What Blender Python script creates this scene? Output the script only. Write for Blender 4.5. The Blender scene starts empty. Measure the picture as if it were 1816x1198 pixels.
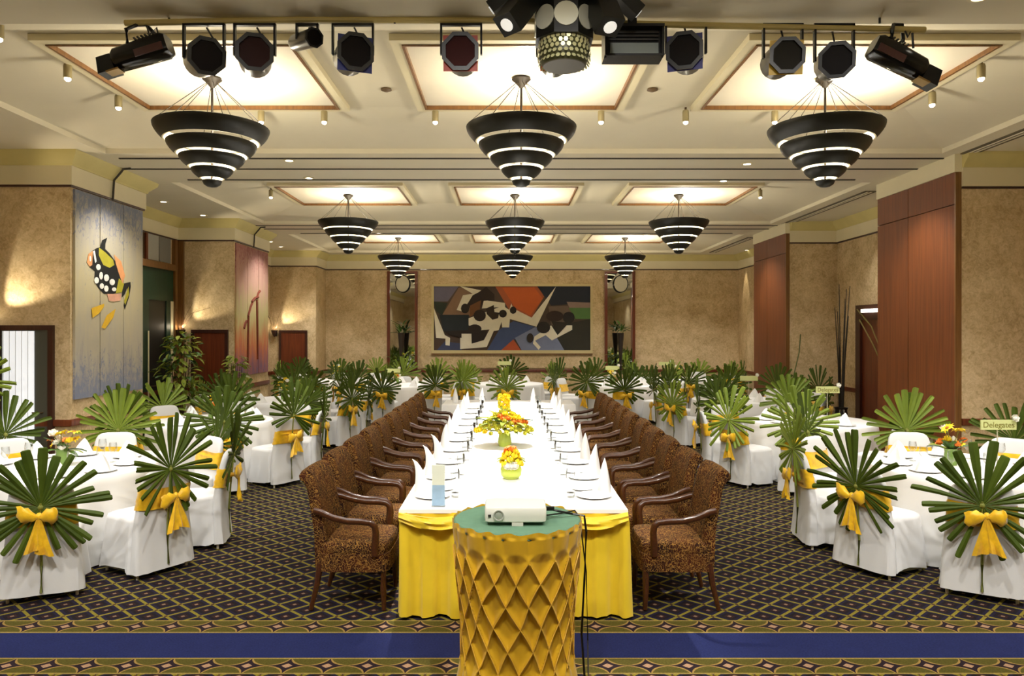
import bpy, math, random
from mathutils import Vector, Matrix, Euler
random.seed(7)
PI = math.pi
SC = bpy.context.scene
COL = SC.collection
R = math.radians

# ------------------------------------------------------------------ camera
F, HC, VX, VY = 1300.0, 1.98, 900.0, 588.0      # focal (px), camera height, vanishing point (px)
cd = bpy.data.cameras.new('camera'); cam = bpy.data.objects.new('camera', cd); COL.objects.link(cam)
cam.location = (0, 0, HC); cam.rotation_euler = (PI/2, 0, 0)
cd.sensor_width = 36; cd.lens = F/1816*36
cd.shift_x = (908-VX)/1816; cd.shift_y = -(599-VY)/1816
cd.clip_start = 0.05; cd.clip_end = 200
SC.camera = cam
# ------------------------------------------------------------------ world, exposure
w = bpy.data.worlds.new('world'); SC.world = w; w.use_nodes = True
w.node_tree.nodes['Background'].inputs[0].default_value = (0.10, 0.09, 0.075, 1)
w.node_tree.nodes['Background'].inputs[1].default_value = 0.3
SC.view_settings.view_transform = 'Standard'; SC.view_settings.look = 'None'
SC.view_settings.gamma = 1; SC.view_settings.use_curve_mapping = False
SC.view_settings.exposure = 0.15
SC.cycles.max_bounces = 6; SC.cycles.diffuse_bounces = 4; SC.cycles.adaptive_threshold = .02; SC.cycles.glossy_bounces = 3
SC.cycles.transmission_bounces = 5; SC.cycles.transparent_max_bounces = 6
SC.cycles.sample_clamp_indirect = 4.0; SC.cycles.use_denoising = True
SC.cycles.caustics_reflective = False; SC.cycles.caustics_refractive = False
# light levels (W)
E_CHAND, E_DOWN, E_TABLE, E_TRACK, E_SCONCE = 50, 175, 1050, 150, 75
C_WARM, C_LAMP, C_NEUT = (1, .86, .62), (1, .91, .74), (1, .97, .93)

def P(x, y, Y):                                   # pixel + distance -> point
    return Vector(((x-VX)*Y/F, Y, HC-(y-VY)*Y/F))

# ------------------------------------------------------------------ materials
def lin(c):
    return tuple(((v/255)/12.92 if v/255 <= .04045 else (((v/255)+.055)/1.055)**2.4) for v in c)
class NT:
    def __init__(s, mat): s.t = mat.node_tree; s.n = s.t.nodes; s.l = s.t.links
    def node(s, typ, **kw):
        n = s.n.new(typ)
        for k, v in kw.items(): setattr(n, k, v)
        return n
    def set(s, sock, v):
        if isinstance(v, (int, float, tuple, list)): sock.default_value = v
        else: s.l.new(v, sock)
    def m(s, op, a, b=None, c=None):
        n = s.node('ShaderNodeMath', operation=op); s.set(n.inputs[0], a)
        if b is not None: s.set(n.inputs[1], b)
        if c is not None: s.set(n.inputs[2], c)
        return n.outputs[0]
    def mix(s, f, a, b):
        n = s.node('ShaderNodeMix', data_type='RGBA')
        s.set(n.inputs[0], f)
        for i, v in ((6, a), (7, b)): s.set(n.inputs[i], (*v[:3], 1) if isinstance(v, tuple) else v)
        return n.outputs[2]
    def co(s, scale=(1, 1, 1), which='Object', rot=(0, 0, 0)):
        t = s.node('ShaderNodeTexCoord'); mp = s.node('ShaderNodeMapping')
        mp.inputs['Scale'].default_value = scale; mp.inputs['Rotation'].default_value = rot
        s.l.new(t.outputs[which], mp.inputs[0]); return mp.outputs[0]
    def noise(s, vec, scale, detail=3, rough=.55, dist=0):
        n = s.node('ShaderNodeTexNoise'); s.l.new(vec, n.inputs['Vector'])
        n.inputs['Scale'].default_value = scale; n.inputs['Detail'].default_value = detail
        n.inputs['Roughness'].default_value = rough; n.inputs['Distortion'].default_value = dist
        return n.outputs[0]
    def ramp(s, f, stops):
        n = s.node('ShaderNodeValToRGB'); e = n.color_ramp.elements
        while len(e) < len(stops): e.new(.5)
        for i, (p, c) in enumerate(stops): e[i].position = p; e[i].color = (*c[:3], 1)
        s.set(n.inputs[0], f); return n.outputs[0]
    def bump(s, h, strength=.3, dist=.01):
        n = s.node('ShaderNodeBump'); n.inputs['Strength'].default_value = strength
        n.inputs['Distance'].default_value = dist; s.l.new(h, n.inputs['Height']); return n.outputs[0]
MATS = {}
def mat(name, col=(200, 200, 200), rough=.6, metal=0, var=0, vscale=6, bump=0, bscale=40, emit=0, ecol=None,
        trans=0, ior=1.45, sheen=0, coat=0, randv=0, spec=None):
    if name in MATS: return MATS[name]
    m = bpy.data.materials.new(name); m.use_nodes = True; MATS[name] = m
    b = m.node_tree.nodes['Principled BSDF']; t = NT(m); c = lin(col)
    b.inputs['Base Color'].default_value = (*c, 1)
    b.inputs['Roughness'].default_value = rough; b.inputs['Metallic'].default_value = metal
    b.inputs['Transmission Weight'].default_value = trans; b.inputs['IOR'].default_value = ior
    b.inputs['Sheen Weight'].default_value = sheen; b.inputs['Coat Weight'].default_value = coat
    if spec is not None: b.inputs['Specular IOR Level'].default_value = spec
    if emit:
        b.inputs['Emission Color'].default_value = (*(ecol or c), 1); b.inputs['Emission Strength'].default_value = emit
    col_out = None
    if var:
        n = t.noise(t.co(), vscale)
        lo = tuple(v*(1-var) for v in c); hi = tuple(min(1, v*(1+var)) for v in c)
        col_out = t.ramp(n, [(.3, lo), (.7, hi)])
    if randv:
        oi = t.node('ShaderNodeObjectInfo')
        lo = tuple(v*(1-randv) for v in c); hi = (min(1, c[0]*(1+randv*1.5)), min(1, c[1]*(1+randv)), c[2]*(1+randv*.4))
        rc = t.mix(oi.outputs['Random'], lo, hi)
        if col_out is not None:
            mm = t.node('ShaderNodeMix', data_type='RGBA', blend_type='MIX'); mm.inputs[0].default_value = .5
            t.l.new(col_out, mm.inputs[6]); t.l.new(rc, mm.inputs[7]); col_out = mm.outputs[2]
        else: col_out = rc
    if col_out is not None: t.l.new(col_out, b.inputs['Base Color'])
    if bump: t.l.new(t.bump(t.noise(t.co(), bscale, 4), bump), b.inputs['Normal'])
    return m
def bsdf(m): return m.node_tree.nodes['Principled BSDF']

# carpet ---------------------------------------------------------------
def carpet():
    m = mat('carpet', (40, 38, 60), .95, spec=.15); t = NT(m); b = bsdf(m)
    g = t.node('ShaderNodeNewGeometry'); sp = t.node('ShaderNodeSeparateXYZ'); t.l.new(g.outputs['Position'], sp.inputs[0])
    x, y = sp.outputs[0], sp.outputs[1]
    u = t.m('DIVIDE', x, .238); v = t.m('DIVIDE', y, .222)
    fa = t.m('FRACT', t.m('ADD', t.m('ADD', u, v), 200.0)); fb = t.m('FRACT', t.m('ADD', t.m('SUBTRACT', u, v), 200.0))
    da = t.m('ABSOLUTE', t.m('SUBTRACT', fa, .5)); db = t.m('ABSOLUTE', t.m('SUBTRACT', fb, .5))
    mx = t.m('MAXIMUM', da, db)
    fu = t.m('ABSOLUTE', t.m('SUBTRACT', t.m('FRACT', t.m('ADD', u, 200.25)), .5))
    base = t.mix(t.m('GREATER_THAN', mx, .30), lin((28, 22, 26)), lin((33, 29, 52)))
    base = t.mix(t.m('LESS_THAN', mx, .17), base, lin((52, 30, 30)))
    base = t.mix(t.m('LESS_THAN', mx, .07), base, lin((150, 122, 96)))
    line = t.m('GREATER_THAN', mx, .432)
    base = t.mix(line, base, lin((136, 124, 44)))
    mid = t.m('GREATER_THAN', t.m('MINIMUM', da, db), .432)
    base = t.mix(mid, base, lin((78, 44, 34)))
    # borders
    s = t.m('SUBTRACT', t.m('FLOORED_MODULO', t.m('ADD', y, 3.1-4.64+62), 6.2), 3.1)
    s = t.m('ABSOLUTE', s)
    q = t.m('DIVIDE', t.m('ABSOLUTE', t.m('SUBTRACT', s, .29)), .105)
    p = t.m('ABSOLUTE', t.m('SUBTRACT', t.m('FRACT', t.m('ADD', u, 200)), .5))
    ast = t.m('ADD', t.m('SQRT', t.m('DIVIDE', p, .52)), t.m('SQRT', q))
    band = t.mix(t.m('LESS_THAN', ast, 1.22), lin((86, 80, 30)), lin((160, 130, 70)))
    band = t.mix(t.m('LESS_THAN', ast, 1.08), band, lin((40, 28, 36)))
    dm = t.m('ADD', t.m('DIVIDE', p, .5), q)
    band = t.mix(t.m('LESS_THAN', dm, .28), band, lin((176, 140, 110)))
    band = t.mix(t.m('GREATER_THAN', q, .86), band, lin((160, 138, 70)))
    inb = t.m('LESS_THAN', s, .395)
    colr = t.mix(inb, base, band)
    st = t.m('LESS_THAN', s, .185)
    nz = t.noise(t.co(), 9, 4)
    blue = t.mix(nz, lin((29, 36, 82)), lin((36, 45, 96)))
    colr = t.mix(st, colr, blue)
    fz = t.noise(t.co(), 90, 3)
    cm = t.node('ShaderNodeMix', data_type='RGBA', blend_type='MULTIPLY'); cm.inputs[0].default_value = 1
    t.l.new(colr, cm.inputs[6]); t.l.new(t.ramp(fz, [(.25, (.5, .5, .5)), (.75, (.95, .95, .95))]), cm.inputs[7])
    t.l.new(cm.outputs[2], b.inputs['Base Color'])
    t.l.new(t.bump(t.noise(t.co(), 400, 2), .4, .004), b.inputs['Normal'])
    return m
def wallpaper():
    m = mat('wallpaper', (170, 142, 98), .75, spec=.25); t = NT(m); b = bsdf(m)
    c = t.co((1, 1, 1))
    n1 = t.noise(c, 2.2, 5, .65, .6); n2 = t.noise(c, 17, 5, .7, 1.2)
    f = t.m('ADD', t.m('MULTIPLY', n1, .45), t.m('MULTIPLY', n2, .55))
    colr = t.ramp(f, [(.36, lin((166, 141, 100))), (.5, lin((203, 179, 138))), (.64, lin((226, 204, 165)))])
    t.l.new(colr, b.inputs['Base Color']); t.l.new(t.bump(n2, .25, .01), b.inputs['Normal'])
    return m
def wood(name, c0, c1, scale=(14, 14, .7), rough=.38, coat=.15):
    m = mat(name, c0, rough, coat=coat); t = NT(m); b = bsdf(m)
    n = t.noise(t.co(scale), 3.0, 6, .6, .4)
    t.l.new(t.ramp(n, [(.3, lin(c0)), (.7, lin(c1))]), b.inputs['Base Color']); return m
def floral():
    m = mat('floral_fabric', (90, 50, 25), .9, spec=.2); t = NT(m); b = bsdf(m)
    c = t.co((1, 1, 1)); nz = t.node('ShaderNodeTexNoise'); t.l.new(c, nz.inputs['Vector'])
    nz.inputs['Scale'].default_value = 11; nz.inputs['Detail'].default_value = 2
    add = t.node('ShaderNodeVectorMath', operation='MULTIPLY_ADD'); t.l.new(nz.outputs['Color'], add.inputs[0])
    add.inputs[1].default_value = (.34, .34, .34); t.l.new(c, add.inputs[2])
    vo = t.node('ShaderNodeTexVoronoi', feature='DISTANCE_TO_EDGE'); t.l.new(add.outputs[0], vo.inputs['Vector'])
    vo.inputs['Scale'].default_value = 26
    vine = t.m('LESS_THAN', vo.outputs['Distance'], .055)
    v2 = t.node('ShaderNodeTexVoronoi', feature='F1'); t.l.new(add.outputs[0], v2.inputs['Vector']); v2.inputs['Scale'].default_value = 44
    dot = t.m('LESS_THAN', v2.outputs['Distance'], .24)
    n = t.noise(c, 7, 3)
    base = t.ramp(n, [(.35, lin((30, 15, 10))), (.65, lin((66, 30, 12)))])
    base = t.mix(dot, base, lin((84, 54, 16)))
    base = t.mix(vine, base, lin((136, 100, 46)))
    t.l.new(base, b.inputs['Base Color']); return m
def board_art(name, stops, zlo, zhi, blot, blotc):
    """weathered painted boards: colour runs with height, blotted"""
    m = mat(name, (170, 160, 140), .85); t = NT(m); b = bsdf(m)
    g = t.node('ShaderNodeNewGeometry'); sp = t.node('ShaderNodeSeparateXYZ'); t.l.new(g.outputs['Position'], sp.inputs[0])
    n = t.noise(t.co((1, 3, .6)), 2.6, 5, .7, .5); n2 = t.noise(t.co((1, 2, 1)), 7, 5, .75, 1.5)
    f = t.m('ADD', t.m('DIVIDE', t.m('SUBTRACT', sp.outputs[2], zlo), zhi-zlo), t.m('MULTIPLY', t.m('SUBTRACT', n, .5), .5))
    base = t.ramp(f, stops)
    edge = t.m('SUBTRACT', 1.0, t.m('MINIMUM', t.m('DIVIDE', t.m('MINIMUM', t.m('SUBTRACT', sp.outputs[2], zlo), t.m('SUBTRACT', zhi, sp.outputs[2])), .75), 1.0))
    k = t.m('MULTIPLY', t.m('GREATER_THAN', t.m('ADD', n2, t.m('MULTIPLY', edge, .22)), blot), .75)
    t.l.new(t.mix(k, base, lin(blotc)), b.inputs['Base Color']); return m

M_CARPET, M_WALL, M_FLORAL = carpet(), wallpaper(), floral()
M_SOFFIT = mat('soffit_paint', (225, 216, 190), .8, var=.03, vscale=1.5)
M_CREAM = mat('cream_moulding', (226, 215, 180), .6, var=.03, vscale=2)
M_OLIVE = mat('crown_paint', (204, 190, 126), .6, var=.05, vscale=3)
M_PANEL = mat('ceiling_panel_paint', (248, 240, 220), .8, var=.02, vscale=2)
M_TRIMW = wood('trim_wood', (96, 62, 28), (128, 88, 44))
M_REDWOOD = wood('red_wood', (92, 46, 14), (122, 64, 22), (10, 10, .35), .55, 0)
M_DOORWOOD = wood('door_wood', (84, 34, 16), (116, 54, 26), (12, 12, .5), .35, .2)
M_DARKWOOD = wood('dark_wood', (44, 18, 12), (66, 30, 20))
M_CHAIRWOOD = wood('chair_wood', (48, 24, 10), (82, 44, 18), (25, 25, 25), .3, .3)
M_WHITE = mat('white_cloth', (222, 222, 221), .8, sheen=.15, bump=.08, bscale=30)
M_CLOTH = mat('table_linen', (244, 243, 240), .75, bump=.05, bscale=25)
M_SATIN = mat('yellow_satin', (240, 186, 26), .42, var=.22, vscale=14, sheen=.3)
M_SKIRT = mat('yellow_skirt', (226, 194, 34), .5, var=.05, vscale=5, sheen=.3)
M_GOLD = mat('gold_smocked_satin', (218, 172, 34), .38, var=.08, vscale=8, sheen=.2)
M_FELT = mat('green_felt', (92, 128, 104), .9, var=.06, vscale=20)
M_LEAF = mat('palm_green', (64, 82, 20), .55, spec=.25, var=.28, vscale=7, randv=.35)
M_LEAF2 = mat('palm_pale_green', (116, 138, 44), .5, var=.2, vscale=7, randv=.25)
M_STALK = mat('stalk_green', (120, 124, 50), .6)
M_BLACK = mat('black_metal', (12, 12, 12), .35)
M_BRONZE = mat('dark_bronze', (30, 29, 20), .45, metal=.2, var=.1, vscale=8)
M_INNER = mat('shade_lining', (240, 232, 205), .6)
M_BRASS = mat('aged_brass', (104, 84, 58), .45, metal=.4)
M_CABLE = mat('steel_cable', (34, 28, 20), .7, spec=.2)
M_BULB = mat('lamp_glow', (255, 240, 210), .5, emit=28, ecol=(1, .86, .6))
M_SPOTGLOW = mat('spot_glow', (255, 246, 224), .5, emit=9, ecol=(1, .94, .8))
def thin_glass():
    m = mat('clear_glass', (250, 252, 252), .03); t = NT(m); out = m.node_tree.nodes['Material Output']
    tr = t.node('ShaderNodeBsdfTransparent'); tr.inputs[0].default_value = (.96, .97, .97, 1); gl = t.node('ShaderNodeBsdfGlossy'); gl.inputs['Roughness'].default_value = .05
    lw_ = t.node('ShaderNodeLayerWeight'); lw_.inputs[0].default_value = .25; mx = t.node('ShaderNodeMixShader')
    t.l.new(t.m('MULTIPLY', lw_.outputs['Facing'], .7), mx.inputs[0]); t.l.new(tr.outputs[0], mx.inputs[1]); t.l.new(gl.outputs[0], mx.inputs[2]); t.l.new(mx.outputs[0], out.inputs[0]); return m
M_GLASS = thin_glass()
M_CHINA = mat('white_china', (246, 246, 244), .15)
M_MIRROR = mat('mirror_glass', (225, 228, 225), .02, metal=1)
M_GROOVE = mat('dark_groove', (58, 52, 40), .8)
M_VENT = mat('vent_slot', (88, 78, 56), .7)

# ------------------------------------------------------------------ mesh helpers
class MB:
    def __init__(s): s.v = []; s.f = []; s.mi = []; s.cur = 0
    def add(s, vs, fs):
        o = len(s.v); s.v += [tuple(p) for p in vs]
        for f in fs: s.f.append(tuple(i+o for i in f)); s.mi.append(s.cur)
        return s
    def box(s, c, d, rot=None, taper=1.0):
        hx, hy, hz = d[0]/2, d[1]/2, d[2]/2
        vs = [Vector((x*(taper if z > 0 else 1)*hx, y*(taper if z > 0 else 1)*hy, z*hz)) for z in (-1, 1) for x, y in ((-1, -1), (1, -1), (1, 1), (-1, 1))]
        if rot is not None:
            q = rot if isinstance(rot, Matrix) else Euler(rot).to_matrix(); vs = [q@v for v in vs]
        c = Vector(c)
        return s.add([v+c for v in vs], [(3, 2, 1, 0), (4, 5, 6, 7), (0, 1, 5, 4), (1, 2, 6, 5), (2, 3, 7, 6), (3, 0, 4, 7)])
    def b2(s, lo, hi):
        return s.box([(a+b)/2 for a, b in zip(lo, hi)], [b-a for a, b in zip(lo, hi)])
    def rings(s, rings, closed=True, cap=True):
        n = len(rings[0]); fs = []; vs = [p for r in rings for p in r]
        for i in range(len(rings)-1):
            for j in range(n if closed else n-1):
                a, b_ = i*n+j, i*n+(j+1) % n
                fs.append((a, b_, b_+n, a+n))
        if cap and closed:
            fs.append(tuple(range(n-1, -1, -1))); fs.append(tuple(range((len(rings)-1)*n, len(rings)*n)))
        return s.add(vs, fs)
    def lathe(s, prof, n=24, c=(0, 0, 0), cap=False):
        c = Vector(c)
        return s.rings([[c+Vector((r*math.cos(2*PI*k/n), r*math.sin(2*PI*k/n), z)) for k in range(n)] for r, z in prof], cap=cap)
    def tube(s, pts, r, n=6, w=None, up=(0, 0, 1)):
        """round (or w x r elliptic) sweep along points; r may be a list"""
        pts = [Vector(p) for p in pts]; rs = r if isinstance(r, (list, tuple)) else [r]*len(pts)
        rg = []; prev = None
        for i, p in enumerate(pts):
            d = (pts[min(i+1, len(pts)-1)]-pts[max(i-1, 0)]).normalized()
            a = d.cross(Vector(up))
            if a.length < 1e-3: a = prev if prev else d.cross(Vector((1, 0, 0)))
            a = a.normalized(); b = a.cross(d).normalized(); prev = a
            ww = (w if w else rs[i])
            rg.append([p+a*ww*math.cos(2*PI*k/n)+b*rs[i]*math.sin(2*PI*k/n) for k in range(n)])
        return s.rings(rg)
    def ball(s, c, r, n=10, m=6, sz=1.0):
        c = Vector(c)
        return s.rings([[c+Vector((r*math.sin(PI*max(.02, min(.98, i/m)))*math.cos(2*PI*k/n), r*math.sin(PI*max(.02, min(.98, i/m)))*math.sin(2*PI*k/n), -sz*r*math.cos(PI*i/m))) for k in range(n)] for i in range(m+1)])
    def poly(s, pts, off):
        """flat polygon with thickness along vector off"""
        n = len(pts); off = Vector(off); a = [Vector(p) for p in pts]
        return s.add(a+[p+off for p in a], [tuple(range(n-1, -1, -1)), tuple(range(n, 2*n))]+[(i, (i+1) % n, n+(i+1) % n, n+i) for i in range(n)])
    def mesh(s, name, mats, smooth=35):
        me = bpy.data.meshes.new(name); me.from_pydata(s.v, [], s.f)
        for m in (mats if isinstance(mats, (list, tuple)) else [mats]): me.materials.append(m)
        me.polygons.foreach_set('material_index', s.mi)
        import bmesh
        bm = bmesh.new(); bm.from_mesh(me); bmesh.ops.recalc_face_normals(bm, faces=bm.faces); bm.to_mesh(me); bm.free()
        if smooth:
            me.polygons.foreach_set('use_smooth', [True]*len(me.polygons)); me.set_sharp_from_angle(angle=R(smooth))
        me.update(); return me
    def build(s, name, mats, parent=None, smooth=35): return ob(name, s.mesh(name, mats, smooth), parent)
def ob(name, me, parent=None):
    o = bpy.data.objects.new(name, me); COL.objects.link(o)
    if parent: o.parent = parent
    return o
def tag(o, label=None, cat=None, group=None, kind=None):
    if label: o['label'] = label
    if cat: o['category'] = cat
    if group: o['group'] = group
    if kind: o['kind'] = kind
    return o
def thing(name, label, cat, loc=(0, 0, 0), rz=0, group=None):
    o = bpy.data.objects.new(name, None); COL.objects.link(o); o.location = loc; o.rotation_euler = (0, 0, rz)
    o.empty_display_size = .1
    return tag(o, label, cat, group)
def copy_tree(o, parent=None):
    c = o.copy(); COL.objects.link(c)
    if parent: c.parent = parent
    for ch in o.children: copy_tree(ch, c)
    return c
def dup(o, label, loc, rz=0, group=None):
    c = copy_tree(o); c.location = loc; c.rotation_euler = (0, 0, rz); c['label'] = label
    if group: c['group'] = group
    return c
def light(name, typ, loc, energy, col, target=None, size=.05, angle=60, blend=.5):
    d = bpy.data.lights.new(name, typ); d.energy = energy; d.color = col
    if typ == 'SPOT': d.spot_size = R(angle); d.spot_blend = blend
    d.shadow_soft_size = size
    o = bpy.data.objects.new(name, d); COL.objects.link(o); o.location = loc
    if target is not None: o.rotation_euler = (Vector(target)-Vector(loc)).to_track_quat('-Z', 'Y').to_euler()
    return o
def struct(name, mb, m, parent=None, smooth=35):
    o = mb.build(name, m, parent, smooth)
    if not parent: o['kind'] = 'structure'
    return o
ORD = ['first', 'second', 'third', 'fourth', 'fifth', 'sixth', 'seventh', 'eighth', 'ninth', 'tenth', 'eleventh', 'twelfth']

# ------------------------------------------------------------------ room shell
XL, XR, YB, YF = -6.44, 6.61, 20.97, -3.6          # niche walls, end wall, wall behind the camera
ZS, ZP = 4.17, 4.40                                # soffit and coffer heights
LEFT_PL = [(XL, YF), (XL, 8.94), (-5.33, 8.94), (-5.33, 10.71), (XL, 10.71), (XL, 14.3), (-5.34, 14.3), (-5.34, 16.33),
           (XL, 16.33), (XL, 19.9), (-5.2, 19.9), (-5.2, YB)]
R_PL = [[(-5.2, YB), (XR, YB), (XR, 16.6), (5.65, 16.6)],
        [(5.65, 14.69), (XR, 14.69), (XR, 10.95), (5.6, 10.95)], [(5.6, 9.05), (XR, 9.05), (XR, YF)]]
mb = MB(); mb.b2((XL-.4, YF-.2, -.1), (XR+.4, YB+.2, 0)); floor = struct('floor', mb, M_CARPET)
wl = MB(); wl.b2((XL-.2, YF-.2, 0), (XL, YB+.2, ZS)); wl = struct('wall_left', wl, M_WALL)
for lo, hi in (((XL, 8.94), (-5.33, 10.71)), ((XL, 14.3), (-5.34, 16.33)), ((XL, 19.9), (-5.2, YB))):
    m = MB(); m.b2((lo[0], lo[1], 0), (hi[0], hi[1], ZS)); struct('pier', m, M_WALL, wl)
wr = MB(); wr.b2((XR, YF-.2, 0), (XR+.2, YB+.2, ZS)); wr = struct('wall_right', wr, M_WALL)
for lo, hi in (((5.6, 9.05), (XR, 10.95)), ((5.65, 14.69), (XR, 16.6))):
    m = MB(); m.b2((lo[0], lo[1], 0), (hi[0], hi[1], ZS)); struct('pier', m, M_WALL, wr)
wb = MB(); wb.b2((XL, YB, 0), (XR, YB+.2, ZS)); wb = struct('wall_back', wb, M_WALL)
wf = MB(); wf.b2((XL, YF-.2, 0), (XR, YF, ZS)); struct('wall_front', wf, M_WALL)

def run(points, prof, name, m, z0=0):
    """sweep a (out, z) profile along a plan polyline, room on its right-hand side, mitred"""
    n = len(points); offs = []
    def nr(a, b):
        d = Vector((b[0]-a[0], b[1]-a[1])).normalized(); return Vector((d.y, -d.x))
    for i in range(n):
        ns = []
        if i > 0: ns.append(nr(points[i-1], points[i]))
        if i < n-1: ns.append(nr(points[i], points[i+1]))
        if len(ns) == 1: offs.append(ns[0])
        else:
            s_ = ns[0]+ns[1]; offs.append(s_/max(.2, s_.dot(ns[0])))
    rg = [[Vector((p[0]+o.x*d, p[1]+o.y*d, z0+z)) for d, z in prof] for p, o in zip(points, offs)]
    mb = MB(); mb.rings(rg); return mb
CORN = [(0, 3.77), (.035, 3.77), (.035, 4.0), (0, 4.0)]
CROWN = [(0, 4.0), (.05, 4.0), (.06, 4.03), (.15, 4.12), (.16, 4.17), (0, 4.17)]
LINE = [(0, 3.745), (.022, 3.745), (.022, 3.77), (0, 3.77)]
RAIL = [(0, .83), (.03, .83), (.035, .87), (.03, .91), (0, .91)]
BASE = [(0, 0), (.022, 0), (.022, .13), (0, .13)]
tn = 1
for pl in [LEFT_PL]+R_PL:
    o = struct('trim_%d' % tn, run(pl, CORN, '', M_CREAM), M_CREAM); tn += 1
    c = run(pl, CROWN, '', M_OLIVE).build('crown_moulding', M_OLIVE, o)
    c = run(pl, LINE, '', M_DARKWOOD).build('picture_rail', M_DARKWOOD, o)
    o = struct('trim_%d' % tn, run(pl, RAIL, '', M_DOORWOOD), M_DOORWOOD); tn += 1
for i, (nm, pl) in enumerate((('left', LEFT_PL), ('back', R_PL[0]), ('right', R_PL[1]), ('front', R_PL[2]))):
    struct('baseboard_'+nm, run(pl, BASE, '', M_DARKWOOD), M_DARKWOOD)

# ceiling with coffers
CX0, CX1, FX0, FX1 = -4.94, 5.34, -3.98, 4.27
CC = [(1.0, -1.1, 3.1), (6.9, 5.22, 9.01), (12.8, 10.76, 14.9), (18.65, 16.5, 20.3)]     # centre, near and far edge
CHX = [-2.78, .13, 2.99]; PW = 1.0
mb = MB(); ys = [YF-.2]
for c, a, b in CC: ys += [a, b]
ys.append(YB+.2)
for i in range(0, len(ys), 2):
    mb.add([(CX0, ys[i], ZS), (CX1, ys[i], ZS), (CX1, ys[i+1], ZS), (CX0, ys[i+1], ZS)], [(0, 1, 2, 3)])
mb.add([(XL-.3, YF-.2, ZS), (CX0, YF-.2, ZS), (CX0, YB+.2, ZS), (XL-.3, YB+.2, ZS)], [(0, 1, 2, 3)])
mb.add([(CX1, YF-.2, ZS), (XR+.3, YF-.2, ZS), (XR+.3, YB+.2, ZS), (CX1, YB+.2, ZS)], [(0, 1, 2, 3)])
for c, a, b in CC:
    lip = .06
    o = [(CX0, a), (CX1, a), (CX1, b), (CX0, b)]; i_ = [(FX0, c-1.0), (FX1, c-1.0), (FX1, c+1.0), (FX0, c+1.0)]
    vs = [(*p, ZS) for p in o]+[(*p, ZS+lip) for p in o]+[(*p, ZP) for p in i_]
    mb.add(vs, [(k, (k+1) % 4, 4+(k+1) % 4, 4+k) for k in range(4)]+[(4+k, 4+(k+1) % 4, 8+(k+1) % 4, 8+k) for k in range(4)]+[(8, 9, 10, 11)])
ceil = struct('ceiling', mb, M_SOFFIT, smooth=0)
def frame_mb(x0, x1, y0, y1, wd, z0, z1):
    m = MB()
    m.b2((x0, y0, z0), (x1, y0+wd, z1)); m.b2((x0, y1-wd, z0), (x1, y1, z1))
    m.b2((x0, y0+wd, z0), (x0+wd, y1-wd, z1)); m.b2((x1-wd, y0+wd, z0), (x1, y1-wd, z1)); return m
for ci, (c, a, b) in enumerate(CC):
    for x in (-2.79, .14, 3.06):
        x0, x1, y0, y1 = x-PW, x+PW, c-.86, c+.86
        m = MB(); m.b2((x0, y0, ZP-.03), (x1, y1, ZP-.005)); pn = m.build('ceiling_panel', M_PANEL, ceil)
        frame_mb(x0-.1, x1+.1, y0-.1, y1+.1, .1, ZP-.06, ZP-.004).build('panel_border', M_CREAM, ceil)
        frame_mb(x0-.012, x1+.012, y0-.012, y1+.012, .022, ZP-.07, ZP-.01).build('panel_trim', M_TRIMW, ceil)
# folding-partition tracks across the soffit beams, and slot diffusers
for (y, x0, x1) in ((4.42, -6.4, 6.5), (9.25, -4.9, 5.5), (9.85, -6.35, 6.0), (10.55, -4.6, 5.0), (15.1, -5.5, 6), (15.6, -5.3, 5.6), (16.3, -4.6, 5)):
    m = MB(); m.b2((x0, y-.016, ZS-.012), (x1, y+.016, ZS+.002)); m.build('partition_track', M_GROOVE, ceil)
for x, y in ((-5.33, 9.79), (-5.34, 15.26)):
    m = MB(); m.tube([(x+.3, y, ZS-.012), (x+.2, y, ZS-.02), (x+.17, y, ZS-.06), (x+.075, y, ZS-.17), (x+.06, y, ZS-.43)], .014, 6); m.build('partition_track', M_GROOVE, ceil)
for (y0, y1) in ((4.2, 9.0), (11.4, 14.9), (17.0, 20.2)):
    m = MB(); m.b2((5.56, y0, ZS-.014), (5.74, y1, ZS+.002)); v_ = m.build('slot_diffuser', M_VENT, ceil)
    m = MB()
    for k in range(2): m.b2((5.60+k*.06, y0+.02, ZS-.02), (5.625+k*.06, y1-.02, ZS-.012))
    m.build('vane', M_SOFFIT, v_)

# ------------------------------------------------------------------ doors
def door(name, x0, x1, y, ztop, leafm, framem=M_DARKWOOD, w=.06):
    """door in a wall that faces the camera (plane Y=y)"""
    m = MB(); m.b2((x0, y-.05, 0), (x0+w, y, ztop)); m.b2((x1-w, y-.05, 0), (x1, y, ztop)); m.b2((x0+w, y-.05, ztop-w), (x1-w, y, ztop))
    o = struct(name, m, framem)
    m = MB(); m.b2((x0+w, y-.03, 0.01), (x1-w, y-.002, ztop-w)); lf = m.build('door_leaf', leafm, o)
    m = MB(); m.tube([(x1-w-.07, y-.03, 1.0), (x1-w-.07, y-.075, 1.0), (x1-w-.17, y-.075, 1.0)], .011); m.build('door_handle', M_BRASS, lf)
    return o
M_CORRIDOR_GLOW = mat('lit_corridor_glow', (236, 238, 242), .4, emit=.55, ecol=(.93, .96, 1))  # glow stands in for the lit corridor seen through the doorway
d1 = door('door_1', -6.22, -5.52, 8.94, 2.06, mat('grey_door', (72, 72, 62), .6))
m = MB(); m.b2((-6.13, 8.895, .05), (-5.75, 8.915, 1.99)); g = m.build('corridor_glow_pane', M_CORRIDOR_GLOW, d1)
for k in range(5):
    m = MB(); m.b2((-6.12+k*.075, 8.888, .05), (-6.115+k*.075, 8.896, 1.99)); m.build('pane_rib', mat('pale_rib', (226, 228, 232), .5), g)
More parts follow.
